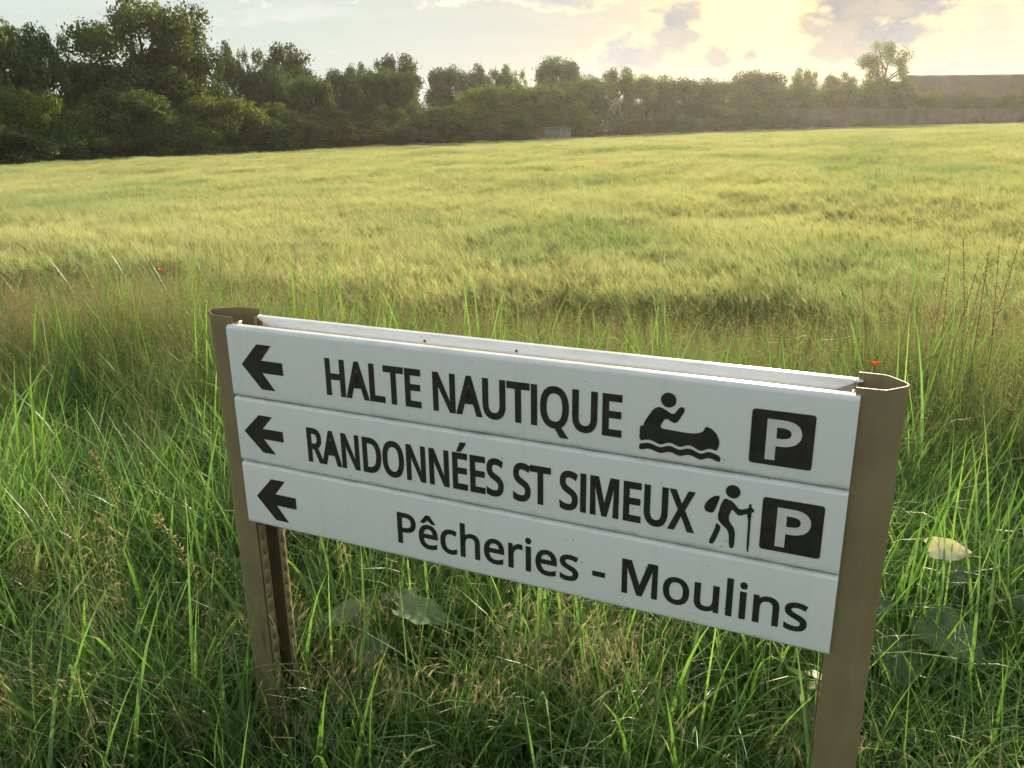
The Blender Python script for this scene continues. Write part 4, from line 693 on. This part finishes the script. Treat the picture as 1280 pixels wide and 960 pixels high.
bm = bmesh.new(); box(bm, L*.3, L*.3+3.2, .24, .30, -.9, 3.0); link('door', bm_mesh('door', bm), pbr('old_door', (.09, .06, .04), .8), barn)

# low red outbuilding at the far edge of the field
brick = pbr('old_brick', (.22, .105, .07), .9, 2.2, (.14, .085, .06), bump=.5, bump_scale=12)
render_w = pbr('pale_render', (.25, .25, .235), .85, 1.5, (.18, .18, .165))
moss = pbr('mossy_render', (.22, .23, .17), .9, 1.5, (.16, .17, .11))
q0, q1 = place(638, line_dist(638)+.6), place(714, line_dist(714)-.6)
qx, qy = q1[0]-q0[0], q1[1]-q0[1]; L2 = math.hypot(qx, qy)
shed = empty('outbuilding', q0, math.atan2(qy, qx)); tag(shed, 'low flat-roofed outbuilding of red brick with one grey end, at the hedge', 'outbuilding')
hs = height_at(675, 161.5, math.hypot(q0[0], q0[1]), q0[2])
for nm, a, b, m_ in (('brick_wall', 0, .55, brick), ('mossy_wall', .553, .80, moss), ('pale_wall', .803, 1, render_w)):
    bm = bmesh.new(); box(bm, L2*a, L2*b, 0, 2.6, -.8, hs-.003); link(nm, bm_mesh(nm, bm), m_, shed)
bm = bmesh.new(); box(bm, -.15, L2+.15, -.22, 2.9, hs, hs+.13); link('flat_roof', bm_mesh('flat_roof', bm), pbr('pale_roof_edge', (.14, .125, .11), .8), shed)

# ------------------------------------------------------------------ grasses (uncountable: instanced clumps)
def blades(rng, n, spread, hmin, hmax, wid, bend, segs=5, lean=.25, typ=0.0, bias=None):
    """curved tapering ribbons; returns verts, quads, per-vertex (random, along, type)"""
    a = rng.uniform(0, 2*math.pi, n); r = spread*np.sqrt(rng.random(n))
    base = np.stack([r*np.cos(a), r*np.sin(a), np.full(n, -.02)], 1)
    h = rng.uniform(hmin, hmax, n); la = rng.uniform(0, 2*math.pi, n)
    if bias is not None: la = bias[0] + rng.normal(0, bias[1], n)
    th0 = np.abs(rng.normal(0, lean, n)); k = np.abs(rng.normal(bend, bend*.6, n))
    w = wid*rng.uniform(.6, 1.3, n); tw = rng.uniform(-.9, .9, n)
    t = np.linspace(0, 1, segs+1); ds = 1/segs
    pos = base.copy(); P = [pos.copy()]
    for i in range(segs):
        th = th0 + k*((t[i]+t[i+1])/2)**1.6
        step = np.stack([np.sin(th)*np.cos(la), np.sin(th)*np.sin(la), np.cos(th)], 1)*(h*ds)[:, None]
        pos = pos + step; P.append(pos.copy())
    P = np.stack(P, 1)                                               # n, segs+1, 3
    side = np.stack([-np.sin(la+tw), np.cos(la+tw), np.zeros(n)], 1)
    prof = np.minimum(1, .55+1.6*t)*(1-t**2.2); prof[-1] = .04
    off = side[:, None, :]*(w[:, None]*prof[None])[:, :, None]/2
    V = np.stack([P-off, P+off], 2).reshape(-1, 3)
    m = segs+1
    b = (np.arange(n)*m*2)[:, None] + (np.arange(segs)*2)[None]
    F = np.stack([b, b+1, b+3, b+2], -1).reshape(-1, 4)
    rnd = np.repeat(rng.random(n), 2*m); al = np.tile(np.repeat(t, 2), n)
    A = np.stack([rnd, al, np.full(len(V), typ)], 1)
    return V, F, A, P, la
def merge(parts):
    V, F, A, o = [], [], [], 0
    for v, f, a in parts: V.append(v); F.append(f+o); A.append(a); o += len(v)
    return np.concatenate(V), np.concatenate(F), np.concatenate(A)
def lozenges(rng, P, D, length, width, typ):
    """spikelets: slim diamonds at points P along directions D"""
    n = len(P); D = D/np.linalg.norm(D, axis=1)[:, None]
    s = np.cross(D, rng.normal(size=(n, 3))); s /= np.linalg.norm(s, axis=1)[:, None]
    l = length*rng.uniform(.7, 1.3, n)[:, None]; w = width*rng.uniform(.7, 1.3, n)[:, None]
    V = np.stack([P, P+D*l*.4-s*w/2, P+D*l, P+D*l*.4+s*w/2], 1).reshape(-1, 3)
    F = np.arange(4*n).reshape(n, 4)
    A = np.stack([np.repeat(rng.random(n), 4), np.ones(4*n), np.full(4*n, typ)], 1)
    return V, F, A
def threads(rng, P, D, length, width, droop=0.0):
    n = len(P); D = D/np.linalg.norm(D, axis=1)[:, None]
    s = np.cross(D, rng.normal(size=(n, 3))); s /= np.linalg.norm(s, axis=1)[:, None]
    l = length*rng.uniform(.7, 1.25, n)[:, None]
    mid = P + D*l*.55; end = P + D*l + np.array([0, 0, -1])*droop*l
    V = np.stack([P-s*width/2, P+s*width/2, mid-s*width*.4, mid+s*width*.4, end-s*width*.12, end+s*width*.12], 1).reshape(-1, 3)
    b = (np.arange(n)*6)[:, None]
    F = np.concatenate([b+np.array([0, 1, 3, 2]), b+np.array([2, 3, 5, 4])])
    A = np.stack([np.repeat(rng.random(n), 6), np.ones(6*n), np.ones(6*n)], 1)
    return V, F, A, end

grass_mat, gn, go = mat('grass_blades')
def _grass(n, out):
    at = n.node('ShaderNodeAttribute', attribute_name='rnd'); sp = n.node('ShaderNodeSeparateColor'); n.l.new(at.outputs['Color'], sp.inputs[0])
    def ramp(cols):
        r = n.node('ShaderNodeValToRGB'); cr = r.color_ramp
        while len(cr.elements) < len(cols): cr.elements.new(.5)
        for i, c in enumerate(cols): cr.elements[i].position = i/(len(cols)-1); cr.elements[i].color = (*c, 1)
        n.l.new(sp.outputs[0], r.inputs[0]); return r.outputs[0]
    green = ramp([(.095, .185, .06), (.125, .235, .07), (.165, .285, .085), (.21, .325, .105), (.27, .33, .15)])
    straw = ramp([(.30, .265, .17), (.38, .34, .245), (.27, .27, .15), (.27, .185, .14)])
    col = n.mix(sp.outputs[2], green, straw)
    info = n.node('ShaderNodeObjectInfo').outputs['Random']
    v = n.math('MULTIPLY_ADD', info, .5, .75); col = n.mix(1.0, col, n.comb(v, v, n.math('MULTIPLY', v, .95)), 'MULTIPLY')
    df = n.node('ShaderNodeBsdfDiffuse'); tr = n.node('ShaderNodeBsdfTranslucent'); gl = n.node('ShaderNodeBsdfGlossy'); gl.inputs['Roughness'].default_value = .38
    n.l.new(col, df.inputs[0]); n.l.new(n.mix(1.0, col, n.mix(sp.outputs[2], (1.2, 1.42, .62), (1.1, 1.03, .85)), 'MULTIPLY'), tr.inputs[0])
    m1 = n.node('ShaderNodeMixShader'); m1.inputs[0].default_value = .5; n.l.new(df.outputs[0], m1.inputs[1]); n.l.new(tr.outputs[0], m1.inputs[2])
    m2 = n.node('ShaderNodeMixShader'); n.l.new(n.math('MULTIPLY_ADD', sp.outputs[2], -.16, .05, clamp=True), m2.inputs[0]); n.l.new(m1.outputs[0], m2.inputs[1]); n.l.new(gl.outputs[0], m2.inputs[2])
    n.l.new(m2.outputs[0], out.inputs[0])
_grass(gn, go)
barley_mat = leafy('barley', [(.28, .34, .14), (.43, .455, .225), (.53, .525, .29)], trans=.5, gloss=.05, rough=.5, warm=(1.12, 1.1, .76),
                   world_noise=(.16, (.62, .78, .70), .46, .66))

def proto_object(name, parts, m):
    V, F, A = merge(parts); me = np_mesh(name, V, F, {'rnd': A}); me.materials.append(m)
    return bpy.data.objects.new(name, me)
def seedhead(rng, V_, tips, la, h, count, size, droop):
    parts = []
    for i in range(len(tips)):
        P = tips[i]                                                   # polyline of the stem
        k = np.linspace(.62, 1.0, count); idx = k*(len(P)-1); lo = np.minimum(idx.astype(int), len(P)-2); fr = (idx-lo)[:, None]
        base = P[lo]*(1-fr) + P[lo+1]*fr
        a = la[i] + rng.normal(0, 1.0, count)
        D = np.stack([np.cos(a)*.8, np.sin(a)*.8, rng.uniform(-.2, .6, count)], 1)
        v, f, at, end = threads(rng, base, D, size*1.6*(1.25-k[:, None]*.6).mean(), .0009, droop)
        parts.append((v, f, at))
        dd = np.stack([np.cos(a)*.5, np.sin(a)*.5, -rng.uniform(.1, 1.0, count)*droop*1.6+.1], 1)
        parts.append(lozenges(rng, end, dd, size, size*.13, 1.0))
        parts.append(lozenges(rng, base*(.4)+end*.6, dd, size*.8, size*.12, 1.0))
        if size > .02:                                                # fine awns that make the head look brushed
            for q in range(2):
                tv, tf, ta, _ = threads(rng, end+dd*size*.3, dd + rng.normal(0, .16, dd.shape), size*1.1, .0008, .3); ta[:, 2] = .8; parts.append((tv, tf, ta))
    return parts
def make_protos():
    rng = np.random.default_rng(21); lush, seed, fine, brown, bar = [], [], [], [], []
    for k in range(7):
        parts = [blades(rng, 32, .11, .24, .58, .0064, 1.15, 6, .32)[:3], blades(rng, 16, .08, .15, .35, .0042, .6, 5, .3)[:3],
                 blades(rng, 2, .10, .25, .5, .0030, 1.2, 6, .4, .75)[:3]]
        parts.append(blades(rng, 6, .13, .06, .22, .0045, 1.6, 4, .7, .85)[:3])       # dead thatch
        parts.append(blades(rng, 7 if k % 2 else 3, .09, .42, .74, .0105, 1.3, 7, .24)[:3])
        lush.append(proto_object(f'tuft_{k}', parts, grass_mat))
    for k in range(2):                                # low broad-leaved weeds between the tufts
        parts = [blades(rng, 16, .09, .12, .32, .026, .9, 5, .45)[:3], blades(rng, 14, .10, .2, .5, .005, .8, 5, .3)[:3]]
        lush.append(proto_object(f'tuft_weed_{k}', parts, grass_mat))
    for k in range(5):
        v, f, a, P, la = blades(rng, 9, .07, .42, .66, .0016, 1.0, 8, .16, .4, bias=(rng.uniform(0, 6.28), .45))
        parts = [(v, f, a)] + seedhead(rng, v, P, la, .6, 11, .026, .8)
        parts.append(blades(rng, 12, .08, .2, .42, .0045, .8, 5, .3)[:3])
        seed.append(proto_object(f'tuft_seed_{k}', parts, grass_mat))
    for k in range(5):
        v, f, a, P, la = blades(rng, 16, .13, .40, .66, .0016, .45, 6, .16, .5)
        parts = [(v, f, a)] + seedhead(rng, v, P, la, .6, 10, .010, .35)
        parts.append(blades(rng, 34, .13, .24, .55, .0040, .6, 5, .25, .12)[:3])
        fine.append(proto_object(f'tuft_wild_{k}', parts, grass_mat))
    for k in range(3):
        v, f, a, P, la = blades(rng, 18, .13, .45, .68, .0018, .4, 6, .16, .9)
        parts = [(v, f, a)] + seedhead(rng, v, P, la, .6, 12, .013, .35)
        for q in parts: q[2][:, 0] = .72+.28*q[2][:, 0]
        parts.append(blades(rng, 22, .13, .22, .5, .0036, .6, 5, .25, .35)[:3])
        brown.append(proto_object(f'tuft_russet_{k}', parts, grass_mat))
    for k in range(6):
        n = 92
        b = rng.uniform(-.26, .26, (n, 2))
        v, f, a, P, la = blades(rng, n, .01, .62, .76, .0034, .30, 3, .10, .0, bias=(2.6, .8))
        m = 8; shift = np.repeat(b, m, 0); v[:, :2] += shift; P = P.copy(); P[:, :, :2] += b[:, None, :]
        parts = [(v, f, a)]
        v2, f2, a2, _, _ = blades(rng, n*2, .36, .30, .58, .009, 1.2, 3, .3); parts.append((v2, f2, a2))
        tip = P[:, -1]; d = P[:, -1]-P[:, -2]; d /= np.linalg.norm(d, axis=1)[:, None]; d += np.stack([-.25*np.ones(n), .12*np.ones(n), -.05*np.ones(n)], 1)
        for q in range(2): parts.append(lozenges(rng, tip-d*.01, d, .075, .013, 0))
        for q in range(9):
            dd = d + rng.normal(0, .34, d.shape); t0 = tip + d*(.06*q/9)
            tv, tf, ta, _ = threads(rng, t0, dd, .115, .0016, .12); ta[:, 0] = .45+.55*ta[:, 0]; parts.append((tv, tf, ta))
        bar.append(proto_object(f'barley_{k}', parts, barley_mat))
    return lush, seed, fine, brown, bar
LUSH, SEED, FINE, RUSSET, BAR = make_protos()

def scatter(name, protos, pts, rot, scl, label, cat):
    """one object whose vertices carry instances of the prototype tufts"""
    c = bpy.data.collections.new(name+'_tufts')
    for p in protos: c.objects.link(p)
    me = bpy.data.meshes.new(name); me.vertices.add(len(pts)); me.vertices.foreach_set('co', np.asarray(pts, np.float32).ravel())
    rng = np.random.default_rng(len(pts))
    for nm, typ, val in (('rot', 'FLOAT_VECTOR', rot), ('scl', 'FLOAT_VECTOR', scl)):
        a = me.attributes.new(nm, typ, 'POINT'); a.data.foreach_set('vector', np.asarray(val, np.float32).ravel())
    a = me.attributes.new('pick', 'INT', 'POINT'); a.data.foreach_set('value', rng.integers(0, len(protos), len(pts)).astype(np.int32))
    o = bpy.data.objects.new(name, me); COL.objects.link(o)
    g = bpy.data.node_groups.new(name, 'GeometryNodeTree')
    g.interface.new_socket('Geometry', in_out='INPUT', socket_type='NodeSocketGeometry'); g.interface.new_socket('Geometry', in_out='OUTPUT', socket_type='NodeSocketGeometry')
    n = NT(g); gi, gout = n.node('NodeGroupInput'), n.node('NodeGroupOutput')
    ins = n.node('GeometryNodeInstanceOnPoints'); ci = n.node('GeometryNodeCollectionInfo'); ci.inputs['Collection'].default_value = c
    ci.inputs['Separate Children'].default_value = True; ci.inputs['Reset Children'].default_value = True
    def na(nm, t):
        q = n.node('GeometryNodeInputNamedAttribute', data_type=t); q.inputs['Name'].default_value = nm
        return next(s for s in q.outputs if s.enabled and s.name == 'Attribute')
    n.l.new(gi.outputs[0], ins.inputs['Points']); n.l.new(ci.outputs[0], ins.inputs['Instance']); ins.inputs['Pick Instance'].default_value = True
    n.l.new(na('pick', 'INT'), ins.inputs['Instance Index'])
    e = n.node('FunctionNodeEulerToRotation'); n.l.new(na('rot', 'FLOAT_VECTOR'), e.inputs[0]); n.l.new(e.outputs[0], ins.inputs['Rotation'])
    n.l.new(na('scl', 'FLOAT_VECTOR'), ins.inputs['Scale']); n.l.new(ins.outputs[0], gout.inputs[0])
    md = o.modifiers.new('scatter', 'NODES'); md.node_group = g
    tag(o, label, cat, None, 'stuff')
    return o
def vnoise(x, y, seed):
    """smooth value noise, -1..1"""
    rng = np.random.default_rng(seed); T_ = rng.uniform(-1, 1, (256, 256))
    xi, yi = np.floor(x).astype(int), np.floor(y).astype(int); fx, fy = x-xi, y-yi
    fx, fy = fx*fx*(3-2*fx), fy*fy*(3-2*fy); g = lambda i, j: T_[i % 256, j % 256]
    return (g(xi, yi)*(1-fx)+g(xi+1, yi)*fx)*(1-fy) + (g(xi, yi+1)*(1-fx)+g(xi+1, yi+1)*fx)*fy
E_X = np.array([math.cos(SIGN_YAW), math.sin(SIGN_YAW)]); E_N = np.array([-E_X[1], E_X[0]])
def sign_coords(x, y):
    dx, dy = x-SIGN_O.x, y-SIGN_O.y
    return dx*E_X[0]+dy*E_X[1], dx*E_N[0]+dy*E_N[1]
def verge():
    rng = np.random.default_rng(4)
    n = 24000
    x = rng.uniform(-9, 8, n); y = rng.uniform(-.6, 10, n)
    keep = (y < field_edge(x)+.25) & (np.abs(x) < 2.6+.9*np.maximum(y, 0))
    keep &= (np.hypot(x, y) > .42)
    u, d = sign_coords(x, y)
    keep &= ~((u > -.12) & (u < SW+.12) & (np.abs(d-.06) < .09) & (rng.random(n) < .85))
    # thin the crowd out with distance
    keep &= rng.random(n) < np.interp(y, [0, 3, 8], [.80, .85, .85])
    x, y = x[keep], y[keep]; n = len(x)
    u, d = sign_coords(x, y)
    frontal = np.where((u > -.3) & (u < SW+.3) & (d < .05), 1.0, 0.0)
    edge = y/np.maximum(field_edge(x), 1)
    p_seed = np.clip(.045 + .12*vnoise(x*1.1, y*1.1, 2) + .06*(edge < .5)*(vnoise(x*.8+9, y*.8, 6) > .1), 0, 1)
    p_fine = np.clip(sstep(.42, .75, edge)*.72 + .12*vnoise(x*.9, y*.9, 3), 0, .9)
    r = rng.random(n)
    kind = np.where(r < p_fine, 2, np.where(r < p_fine+p_seed, 1, 0))
    russet = np.exp(-((x+2.9)/1.3)**2-((y-5.6)/1.0)**2)*.34 + .12*np.exp(-((x+.3)/1.2)**2-((y-4.9)/.7)**2) + .06*(edge > .5)
    kind = np.where((kind == 2) & (rng.random(n) < russet), 3, kind)
    strip = (np.abs(y-field_edge(x)+.25) < .45) & (x < -.4)
    kind = np.where(strip & (rng.random(n) < .6), 0, kind)
    h = 1.0 + .22*vnoise(x*1.4, y*1.4, 8) + rng.normal(0, .10, n)
    h *= np.interp(edge, [0, .3, .75, 1], [.92, 1.0, 1.10, 1.15])
    h += .30*sstep(1.4, 3.2, x)*sstep(1.2, 3.5, y)                    # taller growth on the right
    h = np.where(frontal > 0, np.minimum(h, 1.0-.25*(y < 1.6)), h)
    h = np.clip(h, .45, 1.7)
    P = np.stack([x, y, ground_h(x, y)], 1); rot = np.stack([rng.normal(0, .08, n), rng.normal(0, .08, n), rng.uniform(0, 6.28, n)], 1)
    sc = np.stack([np.sqrt(h), np.sqrt(h), h], 1)
    for k, pr, nm, lb in ((0, LUSH, 'verge_grass', 'lush green grass of the verge around the sign'), (1, SEED, 'seeding_grass', 'drooping straw-coloured seed heads among the verge grass'),
                          (2, FINE, 'wild_grass', 'fine brownish wild grasses between the verge and the barley'),
                          (3, RUSSET, 'russet_grass', 'russet seeding grass in patches before the barley')):
        q = kind == k; scatter(nm, pr, P[q], rot[q], sc[q], lb, 'grass')
verge()
def barley():
    rng = np.random.default_rng(6); P, rot, sc = [], [], []
    def add(x, y, size):
        n = len(x); s1 = vnoise(x*.22, y*.22, 11); s2 = vnoise(x*.9, y*.45, 12); s3 = vnoise(x*.06+5, y*.06, 13)
        lean = .06+.09*(vnoise(x*.35, y*.35, 14)+1); la = 2.6 + 1.2*vnoise(x*.15, y*.15, 15)
        s4 = vnoise(x*.5+3, y*.28, 16)
        h = 1.0 + .07*s1 + .08*s2 + .05*s3 + .07*np.minimum(s4, 0) + rng.normal(0, .035+.02*(size > 1.2), n)
        keep = rng.random(n) > .5*sstep(.35, .8, s2)*sstep(0, .6, s1)
        # tramlines left by the tractor
        t = (x*.86 - y*.5 - 1.2)
        for off in (0, 1.9, 24, 25.9, -24, -22.1): keep &= ~(np.abs(t-off+.15*np.sin(y*.2)) < .24*(.5+.5*(rng.random(n) < .8)))
        P.append(np.stack([x, y, ground_h(x, y)], 1)[keep])
        # small tilts about x and y plus a free turn of up to 50 degrees: the crop leans the same way in patches
        rot.append(np.stack([lean*np.sin(la)*-.6+rng.normal(0, .04, n), lean*np.cos(la)*.6+rng.normal(0, .04, n), rng.normal(0, 1.1, n)], 1)[keep])
        sc.append(np.stack([size*rng.uniform(.9, 1.1, n), size*rng.uniform(.9, 1.1, n), h], 1)[keep])
    def region(r0, r1, step, size):
        g = np.arange(-r1*1.0, r1*1.0, step); X, Y = np.meshgrid(g, np.arange(2.0, r1, step))
        X = (X + rng.uniform(-.45, .45, X.shape)*step).ravel(); Y = (Y + rng.uniform(-.45, .45, Y.shape)*step).ravel()
        r = np.hypot(X, Y); a = np.arctan2(X, Y)
        k = (r >= r0) & (r < r1) & (np.abs(a) < R(42)) & (Y > field_edge(X)+.12) & (r < np.interp(a, AZ, DIST)-1.0)
        add(X[k], Y[k], size)
    region(3, 16, .27, 1.0); region(16, 34, .36, 1.05); region(34, 70, .62, 1.6); region(70, 170, .95, 2.3)
    scatter('barley_field', BAR, np.concatenate(P), np.concatenate(rot), np.concatenate(sc), 'pale yellow-green barley field reaching back to the tree line', 'barley')
barley()

# ------------------------------------------------------------------ single plants in the verge
burdock_mat = leafy('broad_leaf', [(.10, .16, .085), (.13, .19, .10), (.16, .21, .12)], trans=.3, gloss=.015, rough=.6, warm=(1.1, 1.1, .7))
sunlit_leaf = leafy('sunlit_leaf', [(.55, .57, .42), (.62, .63, .48)], trans=.35, gloss=.05)  # same plant's leaf, with the sunlight on it put into its pale colour
sprig_mat = leafy('sprig_leaf', [(.16, .24, .03), (.22, .29, .05)], trans=.5, gloss=.05)
stem_mat = pbr('plant_stem', (.12, .14, .05), .7, 30, (.16, .12, .07))
dry_mat = pbr('dry_seed_head', (.26, .21, .11), .9, 40, (.34, .31, .17))
seed_mat = leafy('dry_spikelets', [(.24, .21, .10), (.32, .29, .15), (.36, .30, .18)], trans=.5, gloss=0.0, warm=(1.1, 1.05, .8))
poppy_red = leafy('poppy_petal', [(.75, .10, .02), (.80, .14, .03)], trans=.5, gloss=.03, warm=(1.1, .9, .8))
def broad_leaf_mesh(seed, Lf, Wd, curl=.5, nu=10, nv=8):
    rng = np.random.default_rng(seed); V, A = [], []
    for i in range(nu+1):
        t = i/nu; w = Wd/2*(math.sin(math.pi*min(1, (t*.94+.06))**.75))**.8*(1+.08*math.sin(9*t+seed))
        if i == nu: w = .002
        for j in range(nv+1):
            s = j/nv*2-1
            x = Lf*t - abs(s)**2*Lf*.10*(1-t)
            z = -curl*Lf*.35*t*t + .16*Wd*abs(s)**1.4*.5 + .008*math.sin(s*7+seed)*abs(s)*(Wd/.2) + .006*math.sin(t*17+s*4)*(Wd/.2)
            V.append((x, s*w, z)); A.append((.5+.5*math.sin(seed+t*3), .5, 0))
    F = [(i*(nv+1)+j, (i+1)*(nv+1)+j, (i+1)*(nv+1)+j+1, i*(nv+1)+j+1) for i in range(nu) for j in range(nv)]
    return np_mesh('leaf', np.array(V), np.array(F), {'rnd': np.array(A)}, smooth=True)
def stem_obj(parent, pts, r0, r1, m=None, name='stem'):
    n = len(pts); v, f = tube_np(pts, [r0+(r1-r0)*i/(n-1) for i in range(n)], 6)
    return link(name, np_mesh(name, v, f, smooth=True), m or stem_mat, parent)
def broad_plant(label, x, y, leaves, seed):
    """leaves: (height, direction in degrees, length, width, droop, material)"""
    root = empty('burdock_plant', (x, y, float(ground_h(x, y)))); tag(root, label, 'plant')
    for k, (h, a, Lf, Wd, cu, m) in enumerate(leaves):
        a = R(a); o_ = .10*Lf/.25
        p = (math.cos(a)*o_, math.sin(a)*o_, h)
        stem_obj(root, [(0, 0, -.02), (p[0]*.35, p[1]*.35, h*.6), p], .006, .004)
        lf = link('leaf', broad_leaf_mesh(seed+k, Lf, Wd, cu), m, root); lf.location = p; lf.rotation_euler = (.75, .05, a) if m is sunlit_leaf else (rs.uniform(-.3, .3), .12+rs.uniform(-.15, .25), a)
        if m is sunlit_leaf: lf['label'] = 'pale sunlit leaf seen from below'
    return root
def at_height(px, py, h):
    """point on the ray through a picture pixel at height h above the verge"""
    d = ray(px, py); t = (h-EYE)/d.z; return d.x*t, d.y*t
x, y = at_height(472, 748, .40)
broad_plant('grey-green broad-leaved plant in the grass seen below the left half of the sign', x, y,
            [(.37, 188, .14, .11, .45, burdock_mat), (.38, 348, .15, .12, .4, burdock_mat), (.31, 262, .12, .10, .6, burdock_mat), (.36, 60, .13, .10, .5, burdock_mat)], 1)
x, y = at_height(1128, 742, .34)
broad_plant('broad-leaved plant just behind the right post with one pale sunlit leaf on top', x, y,
            [(.33, 190, .15, .13, .7, burdock_mat), (.30, 300, .18, .15, .8, burdock_mat), (.25, 250, .18, .15, .9, burdock_mat), (.49, -8, .12, .07, .35, sunlit_leaf), (.27, 20, .15, .13, .7, burdock_mat)], 11)
x, y = at_height(1235, 715, .36)
broad_plant('broad-leaved plant in the grass near the right edge of the photo', x, y,
            [(.34, 170, .15, .10, .8, burdock_mat), (.32, 300, .16, .10, .7, burdock_mat), (.30, 60, .14, .09, .7, burdock_mat)], 21)
def sprig(label, px, py, h, n, size, m):
    x, y = at_height(px, py, h); root = empty('leafy_sprig', (x, y, float(ground_h(x, y)))); tag(root, label, 'plant')
    stem_obj(root, [(0, 0, -.02), (.01, .005, h*.5), (0, .01, h)], .0035, .0015)
    me = broad_leaf_mesh(n, size, size*.5, .3, 5, 4)
    for k in range(n):
        z = h*(.45+.55*k/(n-1)); a = k*2.4
        lf = link('leaf', me, m, root); lf.location = (.004, .008, z); lf.rotation_euler = (0, -.5+.25*(k % 3), a)
sprig('young sprig with bright yellow-green leaves just left of the right post', 1010, 842, .40, 11, .055, sprig_mat)
sprig('small bright sprig in the grass under the middle of the sign', 700, 752, .40, 7, .04, sprig_mat)
def stalk(label, px, py, h, lean, seed, group=None, rx=.008, cat='plant', name='dock_stalk', dist=None):
    if dist is None: x, y = at_height(px, py, h)
    else: x, y, _ = place(px, dist); h = height_at(px, py, math.hypot(x, y), float(ground_h(x, y)))
    root = empty(name, (x, y, float(ground_h(x, y)))); tag(root, label, cat, group)
    rng = np.random.default_rng(seed)
    top = Vector((lean*h*.35, rng.normal(0, .03), h)); mid = Vector((lean*h*.1, 0, h*.6))
    stem_obj(root, [(0, 0, -.03), mid*.5, mid, top], .003, .0012)
    n = 60; t = rng.uniform(.0, 1, n); base = np.array(mid)[None]*(1-t[:, None]) + np.array(top)[None]*t[:, None]
    base += rng.normal(0, rx*.5, (n, 3)); D = rng.normal(0, .6, (n, 3)); D[:, 2] = rng.uniform(.1, 1, n)
    v, f, a = lozenges(rng, base, D, min(.016, rx*2), .005, 1)
    v2, f2, a2 = lozenges(rng, base, D[::-1], min(.014, rx*1.8), .005, 1)
    v, f, a = merge([(v, f, a), (v2, f2, a2)])
    link('seed_head', np_mesh('seed_head', v, f, {'rnd': a}), seed_mat, root)['kind'] = 'stuff'
stalk('dry straw-coloured seed stalk at the foot of the right post', 1098, 868, .42, -.5, 3)
stalk('long brown seed spike hanging over the grass left of the left post', 258, 640, .62, -.6, 4)
stalk('brown seed spike in the grass at the left, lower than the sign', 150, 560, .62, -.4, 5)
for k, (px, py, ds) in enumerate(((1216, 312, 4.6), (1228, 330, 4.4), (1250, 300, 4.7), (1262, 316, 4.3), (1276, 290, 4.4), (1292, 305, 4.2), (1203, 342, 4.6), (1240, 346, 4.1))):
    stalk(('leftmost but one', 'third from the left', 'upright middle', 'tall slanting', 'tallest', 'rightmost', 'leftmost', 'shortest')[k] + ' of the tall weeds above the barley at the right edge', px, py, .9, .25*math.sin(k*2.1), 30+k, 'tall weeds at the right edge', rx=.012, dist=ds)
WHERE = ('near the left edge, right of the leftmost stalk', 'nearest the left edge of the photo', 'beside the orange poppy at the left', 'left of the sign, left of a close pair',
         'left of the sign, right of a close pair', 'just right of the left post', 'above the word HALTE', 'above the start of the word NAUTIQUE', 'above the end of the word NAUTIQUE', 'above the canoe symbol, left of a close pair',
         'above the canoe symbol, right of a close pair', 'above the upper parking symbol', 'between the upper parking symbol and the right post', 'left of the right post', 'straight above the right post', 'right of the small poppy')
for k, (px, py, ds) in enumerate(((88, 310, 7.6), (45, 318, 7.9), (176, 296, 7.2), (232, 305, 7.0), (250, 300, 6.9), (344, 322, 6.6), (455, 336, 6.3), (520, 340, 6.0), (690, 352, 5.7), (845, 362, 5.2), (878, 352, 5.1), (940, 340, 5.1), (1000, 352, 4.9), (1040, 360, 4.7), (1120, 345, 4.7), (1160, 352, 4.6))):
    stalk('tall grass stalk at the barley edge ' + WHERE[k], px, py, .8, .3*math.sin(k*1.7), 60+k, 'tall grass stalks at the barley edge', rx=.004, cat='grass stalk', name='grass_stalk', dist=ds)
def poppy(label, px, py, dist, r):
    x, y, g = place(px, dist); h = height_at(px, py, math.hypot(x, y), g)
    root = empty('poppy', (x, y, g)); tag(root, label, 'flower')
    stem_obj(root, [(0, 0, -.02), (.012, 0, h*.6), (0, 0, h)], .002, .0014)
    for k in range(4):
        V, A = [], []
        for i in range(5):
            for j in range(5):
                t, s = i/4, j/2-1; w = r*.95*math.sin(math.pi*(.12+.8*t)*.75)
                V.append((r*t*.9, s*w, r*(.75*t*t) + .06*r*math.sin(5*s+k))); A.append((.5, t, 0))
        F = [(i*5+j, (i+1)*5+j, (i+1)*5+j+1, i*5+j+1) for i in range(4) for j in range(4)]
        pt = link('petal', np_mesh('petal', np.array(V), np.array(F), {'rnd': np.array(A)}, smooth=True), poppy_red, root)
        pt.location = (0, 0, h); pt.rotation_euler = (.25 if k % 2 else -.1, -.15, k*math.pi/2+.2)
    bm = bmesh.new(); bmesh.ops.create_icosphere(bm, subdivisions=2, radius=r*.2)
    hd = link('seed_pod', bm_mesh('seed_pod', bm), dry_mat, root); hd.location = (0, 0, h+r*.12)
poppy('small orange-red poppy in the grass behind the top of the right post', 1130, 460, 3.1, .013)
poppy('small orange poppy at the barley edge on the left', 176, 340, 6.2, .014)

# ------------------------------------------------------------------ evening haze
hz, hn, ho = mat('haze')
pv = hn.node('ShaderNodeVolumePrincipled'); pv.inputs['Color'].default_value = (1, .97, .92, 1); pv.inputs['Density'].default_value = .0002; pv.inputs['Anisotropy'].default_value = .66
hn.l.new(pv.outputs[0], ho.inputs['Volume'])
bm = bmesh.new(); box(bm, -268, 268, -268, 268, -3.2, 13.5)
tag(link('haze', bm_mesh('haze', bm), hz), kind='stuff')
